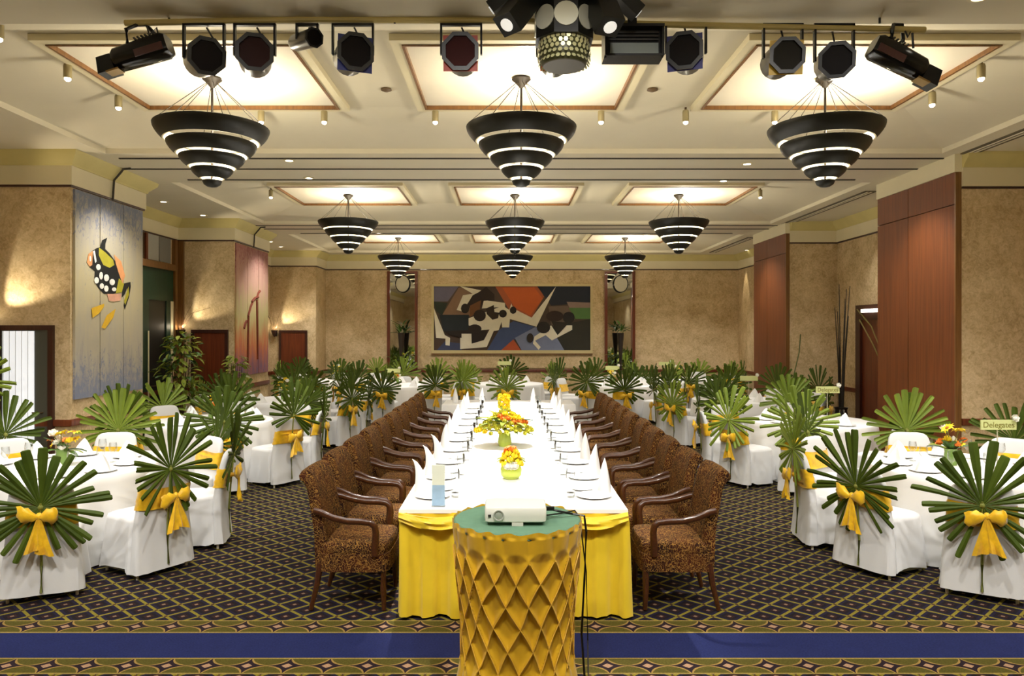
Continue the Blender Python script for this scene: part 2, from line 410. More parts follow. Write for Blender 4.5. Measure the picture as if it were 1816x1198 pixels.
door('door_2', *[(x-900)/90.8 for x in (341, 406)], 14.3, 2.02, M_DOORWOOD)
door('door_3', *[(x-900)/65.4 for x in (495, 545)], 19.9, 2.02, M_DOORWOOD)
# green service door with transom in the left niche wall (X = XL)
m = MB(); x = XL
m.b2((x, 14.06, 0), (x+.07, 14.16, 3.74)); m.b2((x, 11.9, 3.14), (x+.08, 14.06, 3.26)); m.b2((x, 11.8, 0), (x+.07, 11.9, 3.74))
d4 = struct('door_4', m, M_TRIMW)
M_GREEN = mat('dark_green_paint', (22, 52, 34), .5, var=.15, vscale=3)
m = MB(); m.b2((x, 11.9, 0), (x+.03, 13.1, 3.14)); m.b2((x, 13.1, 2.56), (x+.03, 14.06, 3.14)); m.b2((x, 13.78, 0), (x+.03, 13.95, 2.56)); m.build('green_panel', M_GREEN, d4)
m = MB(); m.b2((x, 13.12, 0.01), (x+.012, 13.78, 2.56)); lf = m.build('door_leaf', mat('black_door', (8, 12, 9), .5), d4)
m = MB(); m.tube([(x+.01, 13.2, 1.0), (x+.06, 13.2, 1.0), (x+.06, 13.3, 1.0)], .011); m.build('door_handle', M_BRASS, lf)
m = MB(); m.b2((x, 13.06, .0), (x+.04, 13.1, 2.0)); m.b2((x, 13.95, 0), (x+.035, 14.06, 2.56)); m.build('pale_jamb', M_CREAM, d4)
for k, (a, b) in enumerate(((11.9, 12.98), (13.03, 13.5), (13.53, 13.98))):
    m = MB(); m.b2((x, a, 3.28), (x+.02, b, 3.74))
    m.build('transom_pane', mat('transom_glass%d' % k, [(86, 66, 44), (176, 176, 170), (126, 126, 122)][k], .25), d4)
m = MB(); m.b2((x, 12.97, 3.27), (x+.05, 13.04, 3.74)); m.build('transom_bar', M_DOORWOOD, d4)
m = MB(); m.b2((-6.44, 14.24, 0), (-6.3, 14.3, 3.745)); struct('trim_20', m, M_TRIMW)
m = MB(); m.b2((-6.42, 16.45, .1), (-6.30, 16.6, 3.3)); struct('trim_21', m, M_DARKWOOD)
# right niche door (X = XR) with lit sign light above the leaf
m = MB(); x = XR
m.b2((x-.1, 11.8, 0), (x, 12.0, 2.47)); m.b2((x-.1, 13.55, 0), (x, 13.72, 2.47)); m.b2((x-.1, 12.0, 2.2), (x, 13.55, 2.47))
d5 = struct('door_5', m, M_DARKWOOD)
m = MB(); m.b2((x-.05, 12.0, .01), (x-.005, 13.55, 2.2)); lf = m.build('door_leaf', M_DOORWOOD, d5)
m = MB(); m.b2((x-.14, 12.5, 2.33), (x-.1, 13.42, 2.39)); m.build('door_light', mat('tube_glow', (255, 250, 235), .5, emit=3.5), d5)
m = MB(); m.b2((XR-.06, 17.1, 0), (XR, 17.9, 2.3)); d6 = struct('door_6', m, M_DARKWOOD)
m = MB(); m.b2((XR-.075, 17.2, .01), (XR-.06, 17.8, 2.2)); m.build('door_leaf', M_DOORWOOD, d6)

# tall red wood cupboard panels on the right piers
def wood_panel(x, y0, y1, label):
    t = thing('wood_panel', label, 'panel', (x, (y0+y1)/2, 0))
    L = y1-y0; hh = 3.95
    def b(lo, hi, nm, mm=M_REDWOOD):
        m = MB(); m.b2(lo, hi); return m.build(nm, mm, t)
    mid = .12
    b((-.07, -L/2, 0), (-.002, mid-.006, 3.55), 'door_leaf'); b((-.07, mid+.006, 0), (-.002, L/2, 3.55), 'door_leaf')
    b((-.07, -L/2, 3.56), (-.002, mid-.006, hh), 'top_panel'); b((-.07, mid+.006, 3.56), (-.002, L/2, hh), 'top_panel')
    b((-.075, -L/2-.01, 0), (.0, -L/2+.012, hh), 'edge_strip', M_TRIMW)
    return t
wood_panel(5.6, 9.05, 10.95, 'tall red-brown wooden folding panel nearest the camera at right')
wood_panel(5.65, 14.69, 16.6, 'tall red-brown wooden panel on the farther right pier')
for (x0, y0, y1) in ((5.6, 9.05, 10.95), (5.65, 14.69, 16.6)):
    m = MB(); m.b2((x0-.09, y0-.02, 3.95), (x0, y1, ZS)); struct('trim_%d' % (22 if y0 < 10 else 23), m, M_CREAM)

# ------------------------------------------------------------------ chandeliers
def make_chandelier():
    t = thing('chandelier', 'x', 'chandelier', (0, 0, 0), 0, 'tiered bowl chandeliers')
    zr, zb = 3.92, 3.35
    m = MB(); m.lathe([(.005, ZP-.03), (.08, ZP-.03), (.09, ZP-.05), (.06, ZP-.075), (.03, ZP-.11), (.012, ZP-.13)], 20); can = m.build('canopy', mat('bronze_canopy', (26, 20, 14), .6, spec=.2), t)
    m = MB(); m.tube([(0, 0, ZP-.1), (0, 0, 3.36)], .011, 8); m.build('rod', mat('bronze_canopy'), t)
    #        top radius, top z, bottom radius, bottom z
    tiers = [(.520, 3.90, .432, 3.768), (.404, 3.748, .325, 3.638), (.296, 3.620, .216, 3.524), (.190, 3.506, .112, 3.420)]
    for k, (r0, z0, r1, z1) in enumerate(tiers):
        out = []
        for i in range(7):
            s_ = i/6; rr = r0+(r1-r0)*(s_**1.7); out.append((rr, z0+(z1-z0)*s_))
        m = MB(); m.lathe([(r0-.022, z0), (r0-.004, z0+.004)]+out, 40); bd = m.build('band', M_BRONZE, t)
        m = MB(); m.lathe([(r0-.022, z0)]+[(rr-.014, zz) for rr, zz in out[1:]]+[(r1, z1)], 40); m.build('lining', M_INNER, bd)
    m = MB(); m.lathe([(.086, 3.402), (.088, 3.395), (.075, 3.365), (.045, 3.345), (.004, 3.338)], 28); bd = m.build('finial_bowl', M_BRONZE, t)
    m = MB(); m.lathe([(.08, 3.40), (.065, 3.372), (.004, 3.355)], 28); m.build('lining', M_INNER, bd)
    for k in range(8):
        a = 2*PI*k/8+.2
        m = MB(); m.tube([(.05*math.cos(a), .05*math.sin(a), ZP-.085), (.51*math.cos(a), .51*math.sin(a), 3.905)], .0035, 4); m.build('cable', M_CABLE, t)
    for rr, zz, n, ph in ((.33, 3.70, 4, .5), (.22, 3.58, 3, 1.0), (.12, 3.47, 2, .3), (.02, 3.42, 1, 0)):
        for k in range(n):
            a = ph+2*PI*k/n
            m = MB(); m.ball((rr*math.cos(a), rr*math.sin(a), zz), .019, 8, 5); m.build('bulb', M_BULB, t)
    return t
ch0 = make_chandelier()
rown = ['overhead beyond the frame', 'in the nearest row', 'in the middle row', 'in the farthest row']
coln = ['left', 'centre', 'right']
for r_, (c, a, b) in enumerate(CC):
    for k, x in enumerate(CHX):
        lab = 'dark tiered bowl chandelier hanging on cables, %s, %s' % (coln[k], rown[r_])
        if r_ == 0 and k == 0: ch0.location = (x, c, 0); ch0['label'] = lab
        else: dup(ch0, lab, (x, c, 0), .35*r_+.5*k)
        light('chandelier_light', 'POINT', (x+.12, c, 3.905), E_CHAND, C_LAMP, size=.12)
        light('chandelier_low_light', 'POINT', (x+.06, c-.03, 3.66), 8, C_WARM, size=.03)
        light('chandelier_tip_light', 'POINT', (x+.03, c-.02, 3.48), 3.5, C_WARM, size=.02)

# ------------------------------------------------------------------ recessed downlights
def make_downlight():
    m = MB(); m.lathe([(.045, 0.004), (.075, 0.004), (.078, -.006), (.05, -.010), (.045, 0.002)], 20); o = m.build('recessed_downlight', M_CREAM)
    m = MB(); m.lathe([(.001, -.002), (.048, -.002), (.05, -.004), (.001, -.006)], 16); m.build('lens', M_SPOTGLOW, o)
    tag(o, 'x', 'downlight', 'recessed downlights in the soffit'); return o
dl0 = make_downlight(); first = True
DL = [(513, 284, 'behind the near left chandelier'), (548, 315, 'left of the middle row of chandeliers'), (1283, 320, 'right of the middle row of chandeliers'),
      (1325, 290, 'behind the near right chandelier'), (290, 357, 'just past the fish painting'), (360, 381, 'over the hatch door on the second left pier'),
      (480, 428, 'above the far left door, nearer one'), (498, 437, 'above the far left door, farther one'), (672, 413, 'behind the left chandelier of the middle row'),
      (1146, 416, 'behind the right chandelier of the middle row'), (1295, 453, 'in the far right corner'), (1324, 443, 'beside the second wooden panel'),
      (1738, -6, 'at the top right edge of the picture')]
pts = []
for x, y, lab in DL:
    Y = (ZS-HC)*F/(VY-y); p = P(x, y, Y); p.z = ZS-.001; pts.append((p, lab))
for p, lab in pts:
    lab = 'small round recessed ceiling downlight '+lab
    if first: o = dl0; first = False; o.location = p; o['label'] = lab
    else: dup(dl0, lab, p)
# light from the soffit downlights (visible ones and unseen fellows, with an added fill row)
for x in (-4.6, -1.9, 2.1, 4.8):
    for y in (-2.2, 4.2, 9.6, 15.6, 18.6):  # last row added to brighten the end wall, first one unseen behind camera
        light('downlight_and_fill_light', 'SPOT', (x, y, ZS-.03), E_DOWN, C_NEUT, (x*.97, y+.05, 0), .07, 115, .7)
for x, y in ((-5.6, 6.6), (5.9, 6.6), (-5.7, 12.4), (6.0, 12.6), (-5.8, 18.2), (6.1, 18.6), (-5.6, 1.6), (5.9, 1.6)):
    light('downlight_and_fill_light', 'SPOT', (x, y, ZS-.03), E_DOWN*.55, C_NEUT, (x*.95, y, 0), .07, 110, .7)
light('wall_wash_light', 'SPOT', (6.4, 20.3, ZS-.05), 70, C_WARM, (6.62, 20.35, 1.2), .03, 38, .6)

# ------------------------------------------------------------------ glass track spots around the coffers
def make_track():
    t = thing('track_spot', 'x', 'spotlight', (0, 0, 0), 0, 'glass track spots around the coffers')
    m = MB(); m.tube([(0, 0, 0), (0, 0, -.05)], .012, 8); m.build('stem', M_BRASS, t)
    m = MB(); m.lathe([(.03, -.03), (.036, -.05), (.036, -.155), (.03, -.155)], 14, cap=True); m.build('housing', mat('pale_metal', (176, 164, 126), .3, metal=.5), t)
    m = MB(); m.lathe([(.026, -.15), (.027, -.165), (.016, -.178), (.002, -.182)], 14); m.build('lamp', M_SPOTGLOW, t)
    return t
tr0 = make_track(); first = True
def track(p, lab):
    global first
    lab = 'small glass track spotlight '+lab
    if first: first = False; tr0.location = p; tr0['label'] = lab; return
    dup(tr0, lab, p)
for i, y in enumerate((5.62, 6.5, 7.35)): track((-3.9, y, ZP-.02), 'on the left coffer edge, %s from the camera' % ORD[i])
for i, y in enumerate((5.75, 6.5, 7.25)): track((4.2, y, ZP-.02), 'on the right coffer edge, %s from the camera' % ORD[i])
for i, px in enumerate((345, 463, 575, 772, 919, 1066, 1216, 1374, 1484)): track(((px-900)*7.85/F, 7.85, ZP-.02), 'behind the near chandeliers, %s from the left' % ORD[i])
track((-3.95, 12.24, ZP-.02), 'in the middle coffer, at its left end'); track((4.22, 12.24, ZP-.02), 'in the middle coffer, at its right end')
for px in (345, 575, 1216, 1484):
    x = (px-900)*7.85/F; light('track_and_fill_light', 'SPOT', (x, 7.85, ZP-.22), E_TRACK, C_NEUT, (x*1.1, 9.2, 0), .04, 70, .6)
for y in (5.62, 6.5, 7.35):
    light('track_and_fill_light', 'SPOT', (-3.9, y, ZP-.22), E_TRACK, C_NEUT, (-4.7, y+.3, 0), .04, 75, .6)
    light('track_and_fill_light', 'SPOT', (4.2, y, ZP-.22), E_TRACK, C_NEUT, (5.0, y+.3, 0), .04, 75, .6)
for x in (-3.4, -1.8, -.3, .7, 2.2, 3.8):  # added frontal fill from the unseen coffer, brightening chairs and stand
    light('track_and_fill_light', 'SPOT', (x, 1.95, ZP-.22), E_TRACK*1.5, C_NEUT, (x*1.05, 6.2, .6), .06, 80, .7)
# the spots trained on the long table
for (x, y, ty) in ((-.77, 7.85, 5.9), (1.0, 7.85, 6.6), (.12, 7.85, 8.0), (-.77, 7.85, 9.2), (.6, 11.7, 9.9), (-.4, 11.7, 10.8), (.1, 11.7, 12.0)):
    light('table_spot', 'SPOT', (x, y, ZP-.22), E_TABLE, C_NEUT, (.04, ty, .75), .04, 33, .55)
for i, px in enumerate((640, 1160)):
    m = MB(); m.lathe([(.001, 0), (.05, 0), (.055, -.015), (.02, -.03), (.001, -.03)], 14)
    o = m.build('smoke_detector', M_BRASS); p = P(685 if i == 0 else 1157, 157, 7.3); o.location = (p.x, 7.3, ZP-.001)
    tag(o, 'small dark smoke detector on the coffer, %s of the near centre chandelier' % ('left' if i == 0 else 'right'), 'detector', 'smoke detectors')

# ------------------------------------------------------------------ stage-light bar
YBAR = 5.12
bar = []
for x, y in ((222, 41), (560, 34), (900, 37), (1200, 44), (1480, 50), (1640, 53)):
    bar.append(P(x, y, YBAR))
m = MB(); m.tube(bar, .022, 10); pipe = m.build('lighting_bar', mat('cream_pipe', (196, 178, 112), .45))
tag(pipe, 'long cream pipe under the ceiling carrying the stage lamps', 'pipe')
for x in (300, 700, 1100, 1560):
    p = P(x, 44, YBAR); m = MB(); m.tube([(p.x, YBAR, ZS), (p.x, YBAR, p.z+.01)], .008, 6); m.build('hanger', M_BLACK, pipe)
def par_can(px, py, yaw, tilt, label, gel=None, r=.14, lens=(18, 12, 10), py_bar=44, body=M_BLACK):
    p = P(px, py, YBAR); t = thing('par_can', label, 'stage light', p, 0, 'stage lamps on the bar')
    q = Matrix.Rotation(R(yaw), 3, 'Z')@Matrix.Rotation(R(tilt), 3, 'X')      # local -Y is the beam
    def loc(m_):
        m_.v = [tuple(q@Vector(v)) for v in m_.v]; return m_
    m = MB(); n = 20
    m.rings([[Vector((rr*math.cos(2*PI*k/n), yy, rr*math.sin(2*PI*k/n))) for k in range(n)] for rr, yy in ((r*.72, .22), (r*.9, .18), (r*.95, 0), (r*.98, -.10), (r*.90, -.10), (r*.88, -.07))], cap=False)
    m.lathe([(.001, 0)], 3) if False else None
    m.add([Vector((r*.72*math.cos(2*PI*k/n), .22, r*.72*math.sin(2*PI*k/n))) for k in range(n)], [tuple(range(n))])
    loc(m).build('housing', body, t)
    m = MB(); n8 = 8
    m.rings([[Vector((rr*math.cos(2*PI*(k+.5)/8), yy, rr*math.sin(2*PI*(k+.5)/8))) for k in range(8)] for rr, yy in ((r*1.02, -.095), (r*1.08, -.10), (r*1.08, -.115), (r*.86, -.115), (r*.86, -.10))], cap=False)
    loc(m).build('gel_frame', M_BLACK, t)
    m = MB(); m.add([Vector((r*.9*math.cos(2*PI*k/n), -.098, r*.9*math.sin(2*PI*k/n))) for k in range(n)], [tuple(range(n))])
    loc(m).build('lens', mat('lens_%d_%d_%d' % lens, lens, .5, spec=.12), t)
    if gel:
        m = MB(); m.box((0, -.082, -.01), (r*1.9, .004, r*1.9)); loc(m).build('colour_gel', mat('gel_%d_%d_%d' % gel, gel, .4), t)
    wy = r*1.12; zt = P(px, py_bar, YBAR).z-p.z
    m = MB(); m.box((-wy, 0, zt/2), (.014, .03, zt)); m.box((wy, 0, zt/2), (.014, .03, zt)); m.box((0, 0, zt), (2*wy+.014, .03, .014)); m.build('yoke', M_BLACK, t)
    m = MB(); m.tube([(0, .04, zt), (.05, .1, zt-.10), (.02, .2, .08)], .007, 5); m.build('cord', M_BLACK, t)
    return t
M_CAN = mat('silver_black_can', (96, 92, 86), .3, metal=.7)
par_can(362, 103, 32, 10, 'black stage lamp with silver barrel, second lamp from the left on the bar', r=.125, body=M_CAN)
par_can(452, 99, 18, 6, 'black octagonal stage lamp, third lamp from the left on the bar', r=.125, lens=(40, 16, 12))
par_can(545, 70, 40, 10, 'small short barrel lamp, fourth from the left on the bar', r=.065, body=M_CAN)
par_can(626, 97, 22, 8, 'black stage lamp with blue gel left of the near centre chandelier', (30, 40, 110), r=.125)
par_can(818, 97, 0, 8, 'black stage lamp with red lens and red gel', (190, 60, 24), r=.125, lens=(58, 10, 6))
par_can(985, 100, 0, 6, 'stage lamp with orange gel half hidden behind the mirror ball', (214, 96, 40), r=.115)
par_can(1216, 95, -18, 8, 'black stage lamp with blue gel right of the flood lamp', (36, 36, 120), r=.125)
par_can(1388, 104, -4, 8, 'black stage lamp with yellow gel corners', (220, 180, 50), r=.12, lens=(30, 26, 14))
par_can(1479, 110, -14, 12, 'black stage lamp above the near right chandelier, no gel', r=.12)
def scanner(px, py, rot, flip, label):
    p = P(px, py, YBAR); t = thing('scanner_light', label, 'stage light', p, 0, 'moving-mirror scanners on the bar')
    q = Matrix.Rotation(R(rot), 3, 'Y')
    def bx(nm, c, d, mm, taper=1):
        m = MB(); m.box((c[0]*flip, c[1], c[2]), d, None, taper); m.v = [tuple(q@Vector(v)) for v in m.v]; return m.build(nm, mm, t)
    body = MB(); n = 16
    prof = [(-.20, .055, .05), (-.17, .075, .07), (.0, .085, .075), (.17, .085, .08), (.20, .07, .065)]
    body.rings([[Vector((flip*xx, ry*math.copysign(abs(math.cos(2*PI*k/n))**.5, math.cos(2*PI*k/n)), rz*math.copysign(abs(math.sin(2*PI*k/n))**.5, math.sin(2*PI*k/n)))) for k in range(n)] for xx, ry, rz in prof])
    body.v = [tuple(q@Vector(v)) for v in body.v]; body.build('housing', mat('gloss_black', (10, 10, 10), .18), t)
    hd = MB(); hd.box((-.25*flip, 0, -.02), (.12, .13, .12), None, .8); hd.v = [tuple(q@Vector(v)) for v in hd.v]; hd.build('mirror_head', mat('gloss_black'), t)
    bx('mirror', (-.205, -.03, -.085), (.09, .09, .012), mat('amber_mirror', (150, 120, 70), .15, metal=.8))
    bx('side_plate', (.08, -.088, -.03), (.2, .01, .05), mat('brown_plate', (70, 40, 34), .3))
    for k in range(6): bx('vent_fin', (.0+k*.026, -.03, .082), (.012, .08, .01), mat('fin_grey', (70, 70, 66), .5))
    zt = P(px, 44, YBAR).z-p.z
    m = MB(); m.tube([(-.07, -.06, .03), (-.075, -.07, zt*.7), (-.03, 0, zt), (.03, 0, zt), (.075, .07, zt*.7), (.07, .06, .03)], .014, 6); m.build('yoke', M_BLACK, t)
    m = MB(); m.tube([(.03, 0, zt), (.06, -.02, zt*.6), (.1, 0, zt*.9), (.12, .02, .08)], .008, 5); m.build('cord', M_BLACK, t)
scanner(252, 94, -17, 1, 'black scanner lamp with mirror head, leftmost on the lighting bar')
scanner(1592, 104, 27, -1, 'black scanner lamp with mirror head, rightmost on the lighting bar')
p = P(1123, 77, 5.0); t = thing('flood_lamp', 'rectangular black flood lamp beside the mirror ball', 'stage light', p)
m = MB(); m.b2((-.2, 0, -.10), (.2, .12, .11)); m.b2((-.2, -.07, .09), (.2, 0, .11)); m.b2((-.2, -.05, -.10), (.2, 0, -.085)); m.b2((-.2, -.06, -.10), (-.185, 0, .1)); m.b2((.185, -.06, -.10), (.2, 0, .1)); m.build('housing', M_BLACK, t)
m = MB(); m.b2((-.16, -.012, -.08), (.17, -.004, 0)); m.build('glass', mat('flood_glass', (150, 160, 158), .2), t)
for k in range(3):
    m = MB(); m.b2((-.17, -.02, .015+k*.024), (.17, -.01, .027+k*.024)); m.build('louvre', mat('louvre_grey', (44, 40, 36), .4), t)
m = MB(); m.b2((-.03, .03, .11), (.03, .06, ZS-p.z-.01)); m.build('bracket', M_BLACK, t)
# mirror-ball effect light
YE = 4.75; p = P(1000, 60, YE); z0 = 3.69; t = thing('mirror_ball_light', 'mirrored effect light with faceted gold-green half ball below an octagonal drum', 'effect light', (p.x, YE, 0))
m = MB(); m.lathe([(.001, 3.695), (.135, 3.695), (.14, 3.70)], 28); m.build('base_disc', mat('grey_disc', (86, 82, 66), .45), t)
M_FACET = mat('mirror_facets', (226, 224, 170), .3, metal=.45)
ball = MB(); frm = MB()
frm.lathe([(.138, 3.70), (.160, 3.74), (.166, 3.79), (.160, 3.83), (.15, 3.85), (.001, 3.855)], 28); frm.build('ball_body', mat('olive_body', (70, 70, 40), .4), t)
for row in range(5):
    zz = 3.718+row*.0315; rr = .150+.018*math.sin((row+.6)/5*PI); n = 30
    for k in range(n):
        a = 2*PI*(k+.5*(row % 2))/n+random.uniform(-.01, .01); tl = random.uniform(-.25, .25)-(.4-row*.16)
        d = Vector((math.cos(a), math.sin(a), 0)); tn_ = Vector((-d.y, d.x, 0)); up_ = (Vector((0, 0, 1))*math.cos(tl)+d*math.sin(tl))
        c_ = d*(rr+.006)+Vector((0, 0, zz))
        ball.add([c_+tn_*(.0145*math.cos(2*PI*j/6))+up_*(.0155*math.sin(2*PI*j/6)) for j in range(6)], [(0, 1, 2, 3, 4, 5)])
o = ball.build('mirror_facets', M_FACET, t, 0); o['kind'] = 'stuff'
m = MB(); m.rings([[Vector((.196*math.cos(2*PI*(k+.5)/8), .196*math.sin(2*PI*(k+.5)/8), zz)) for k in range(8)] for zz in (3.85, ZS-.03)]); m.build('drum', mat('drum_black', (20, 20, 16), .35), t, 0)
for k in range(8):
    a = 2*PI*k/8-PI/2; d = Vector((math.cos(a), math.sin(a), 0)); tn_ = Vector((-d.y, d.x, 0))
    m = MB(); c_ = d*.1825+Vector((0, 0, 3.965))
    m.rings([[c_+d*h+tn_*(.076*math.cos(2*PI*j/20))+Vector((0, 0, .076*math.sin(2*PI*j/20))) for j in range(20)] for h in (0, .006)]); ln = m.build('round_lens', mat('drum_lens', (232, 232, 212), .25, metal=.35), t)
m = MB(); m.b2((-.1, -.1, ZS-.04), (.1, .1, ZS)); m.build('ceiling_mount', M_BLACK, t)
for k, (px, py, px2, py2) in enumerate(((948, -18, 899, 44), (1055, -18, 1082, 48), (930, -30, 872, 18), (1075, -30, 1132, 24))):
    a_, b_ = P(px, py, YE-.05), P(px2, py2, YE-.22 if k < 2 else YE); base = Vector((p.x, YE, 0))
    d = (b_-a_); L = d.length; q = d.to_track_quat('-Z', 'Y').to_matrix()
    w_ = .15 if k < 2 else .10
    m = MB(); m.box((0, 0, 0), (w_, w_*.9, L)); m.v = [tuple(q@Vector(v)+(a_+b_)/2-base) for v in m.v]; ar = m.build('lamp_arm', mat('arm_black', (16, 17, 14), .4), t)
    m = MB(); m.lathe([(.001, 0), (w_*.28, 0), (w_*.28, .006), (.001, .006)], 16); m.v = [tuple(q@(Vector(v)+Vector((0, 0, -L/2-.006)))+(a_+b_)/2-base) for v in m.v]; m.build('arm_lens', mat('arm_lens_reflection', (250, 248, 240), .3, emit=.5), ar)  # weak emission stands in for the bright reflection in the glass end

# ------------------------------------------------------------------ wall art
def on_left(x, y, X): Y = -X*F/(VX-x); return Vector((X, Y, HC-(y-VY)*Y/F))
M_ART1 = board_art('fish_boards', [(.0, lin((128, 128, 138))), (.25, lin((172, 164, 146))), (.55, lin((188, 176, 138))), (.82, lin((172, 164, 146))), (1, lin((142, 140, 142)))], 1.15, 3.74, .66, (112, 120, 142))
t = thing('fish_painting', 'tall three-board painting of a black, white and yellow fish on the near left pier', 'painting', (-5.33, 9.82, 1.15))
def lw(pts3, o): return [Vector(p_)-Vector(o.location) for p_ in pts3]
ye = [8.98, 9.535, 10.12, 10.66]
for k in range(3):
    m = MB(); m.b2((0, ye[k]+.008-9.82, 0), (.03, ye[k+1]-.008-9.82, 2.58)); m.build('board', M_ART1, t)
def cc(pts_, X, ox=110, oy=330, s_=3.153): return [on_left(ox+a/s_, oy+b/s_, X) for a, b in pts_]
def ell(cx, cy, rx, ry, n=10): return [(cx+rx*math.cos(2*PI*k/n), cy+ry*math.sin(2*PI*k/n)) for k in range(n)]
FISH = [((14, 14, 10), [[(155, 452), (150, 400), (165, 365), (195, 345), (215, 340), (240, 350), (265, 375), (298, 420), (320, 490), (332, 545), (322, 590), (280, 604), (235, 602), (205, 572), (180, 530), (183, 475)],
                       [(212, 342), (224, 302), (252, 288), (242, 322), (240, 372)], [(338, 545), (382, 535), (384, 562), (374, 620), (350, 690), (345, 664), (362, 600), (366, 562), (352, 600), (334, 622)]]),
        ((170, 160, 40), [[(206, 342), (240, 368), (285, 412), (292, 440), (266, 456), (230, 440), (205, 385)], [(318, 515), (346, 545), (334, 592), (300, 598)], [(371, 560), (374, 605), (352, 664), (347, 640)]]),
        ((216, 150, 96), [[(138, 425), (148, 378), (172, 362), (168, 440), (155, 450)], [(290, 382), (330, 420), (352, 500), (338, 545), (318, 490), (300, 430)]]),
        ((214, 160, 130), [[(252, 602), (332, 602), (326, 638), (290, 645), (262, 640)]]),
        ((240, 238, 226), [ell(203, 452, 13, 17), ell(193, 526, 13, 18), ell(218, 500, 10, 22), ell(248, 512, 14, 20), ell(222, 558, 12, 16), ell(247, 572, 12, 18), ell(280, 536, 15, 18), ell(291, 576, 12, 11), [(172, 365), (182, 360), (192, 420), (184, 430)], ell(157, 405, 5, 16)]),
        ((222, 176, 40), [[(165, 682), (235, 656), (235, 672), (205, 712), (170, 735)], [(220, 790), (250, 722), (300, 685), (286, 732), (240, 796)]])]
for k, (col, shapes) in enumerate(FISH):
    m = MB()
    for j, sh in enumerate(shapes): m.poly(lw(cc(sh, -5.298+.001*k), t), (.002+.0006*j*.3, 0, 0))
    m.build('fish_shape', mat('fish_paint_%d' % k, col, .8, var=.12, vscale=9), t, 0)
M_ART2 = board_art('red_boards', [(.0, lin((96, 84, 120))), (.22, lin((190, 110, 70))), (.45, lin((186, 176, 120))), (.7, lin((190, 150, 130))), (1, lin((164, 118, 110)))], 1.1, 3.74, .68, (150, 92, 88))
t = thing('tree_painting', 'tall pink and orange three-board painting on the farther left pier', 'painting', (-5.34, 15.3, 1.1))
for k in range(3):
    a = 14.36+k*.64; m = MB(); m.b2((0, a-15.3, 0), (.03, a+.62-15.3, 2.62)); m.build('board', M_ART2, t)
m = MB()
for a, b, c_, d_ in ((14.95, .2, 15.0, 1.25), (14.98, 1.2, 15.25, 1.5), (15.2, 1.5, 15.6, 1.62), (15.5, 1.6, 15.7, 1.75), (14.9, 1.1, 14.75, .95), (15.55, .3, 15.5, 1.55)):
    m.tube([(.033, a-15.3, b), (.033, (a+c_)/2-15.3, (b+d_)/2+.03), (.033, c_-15.3, d_)], .03, 5)
m.build('tree_shape', mat('rust_paint', (120, 52, 30), .8), t)
# abstract canvas on the end wall
t = thing('abstract_painting', 'large wide abstract painting of angular colours and white shapes in cream frame', 'painting', ((909-900)*YB/F, YB, 1.98+24*YB/F))
def ap(a, b, d): p_ = P(680+a/4.036, 470+b/4.036, YB); return Vector((p_.x, YB-d, p_.z))-Vector(t.location)
def aprect(x0, y0, x1, y1, d0, d1):
    m = MB(); A, B = ap(x0, y1, d1), ap(x1, y0, d0); m.b2((A.x, A.y, A.z), (B.x, B.y, B.z)); return m
fr = MB()
for r4 in ((345, 135, 1495, 152), (345, 608, 1495, 630), (345, 152, 362, 608), (1480, 152, 1495, 608)):
    A, B = ap(r4[0], r4[3], .07), ap(r4[2], r4[1], 0); fr.b2((A.x, A.y, A.z), (B.x, B.y, B.z))
fr.build('frame', mat('frame_cream', (206, 190, 140), .5), t)
aprect(345, 630, 1495, 640, 0, .075).build('frame_foot', M_TRIMW, t)
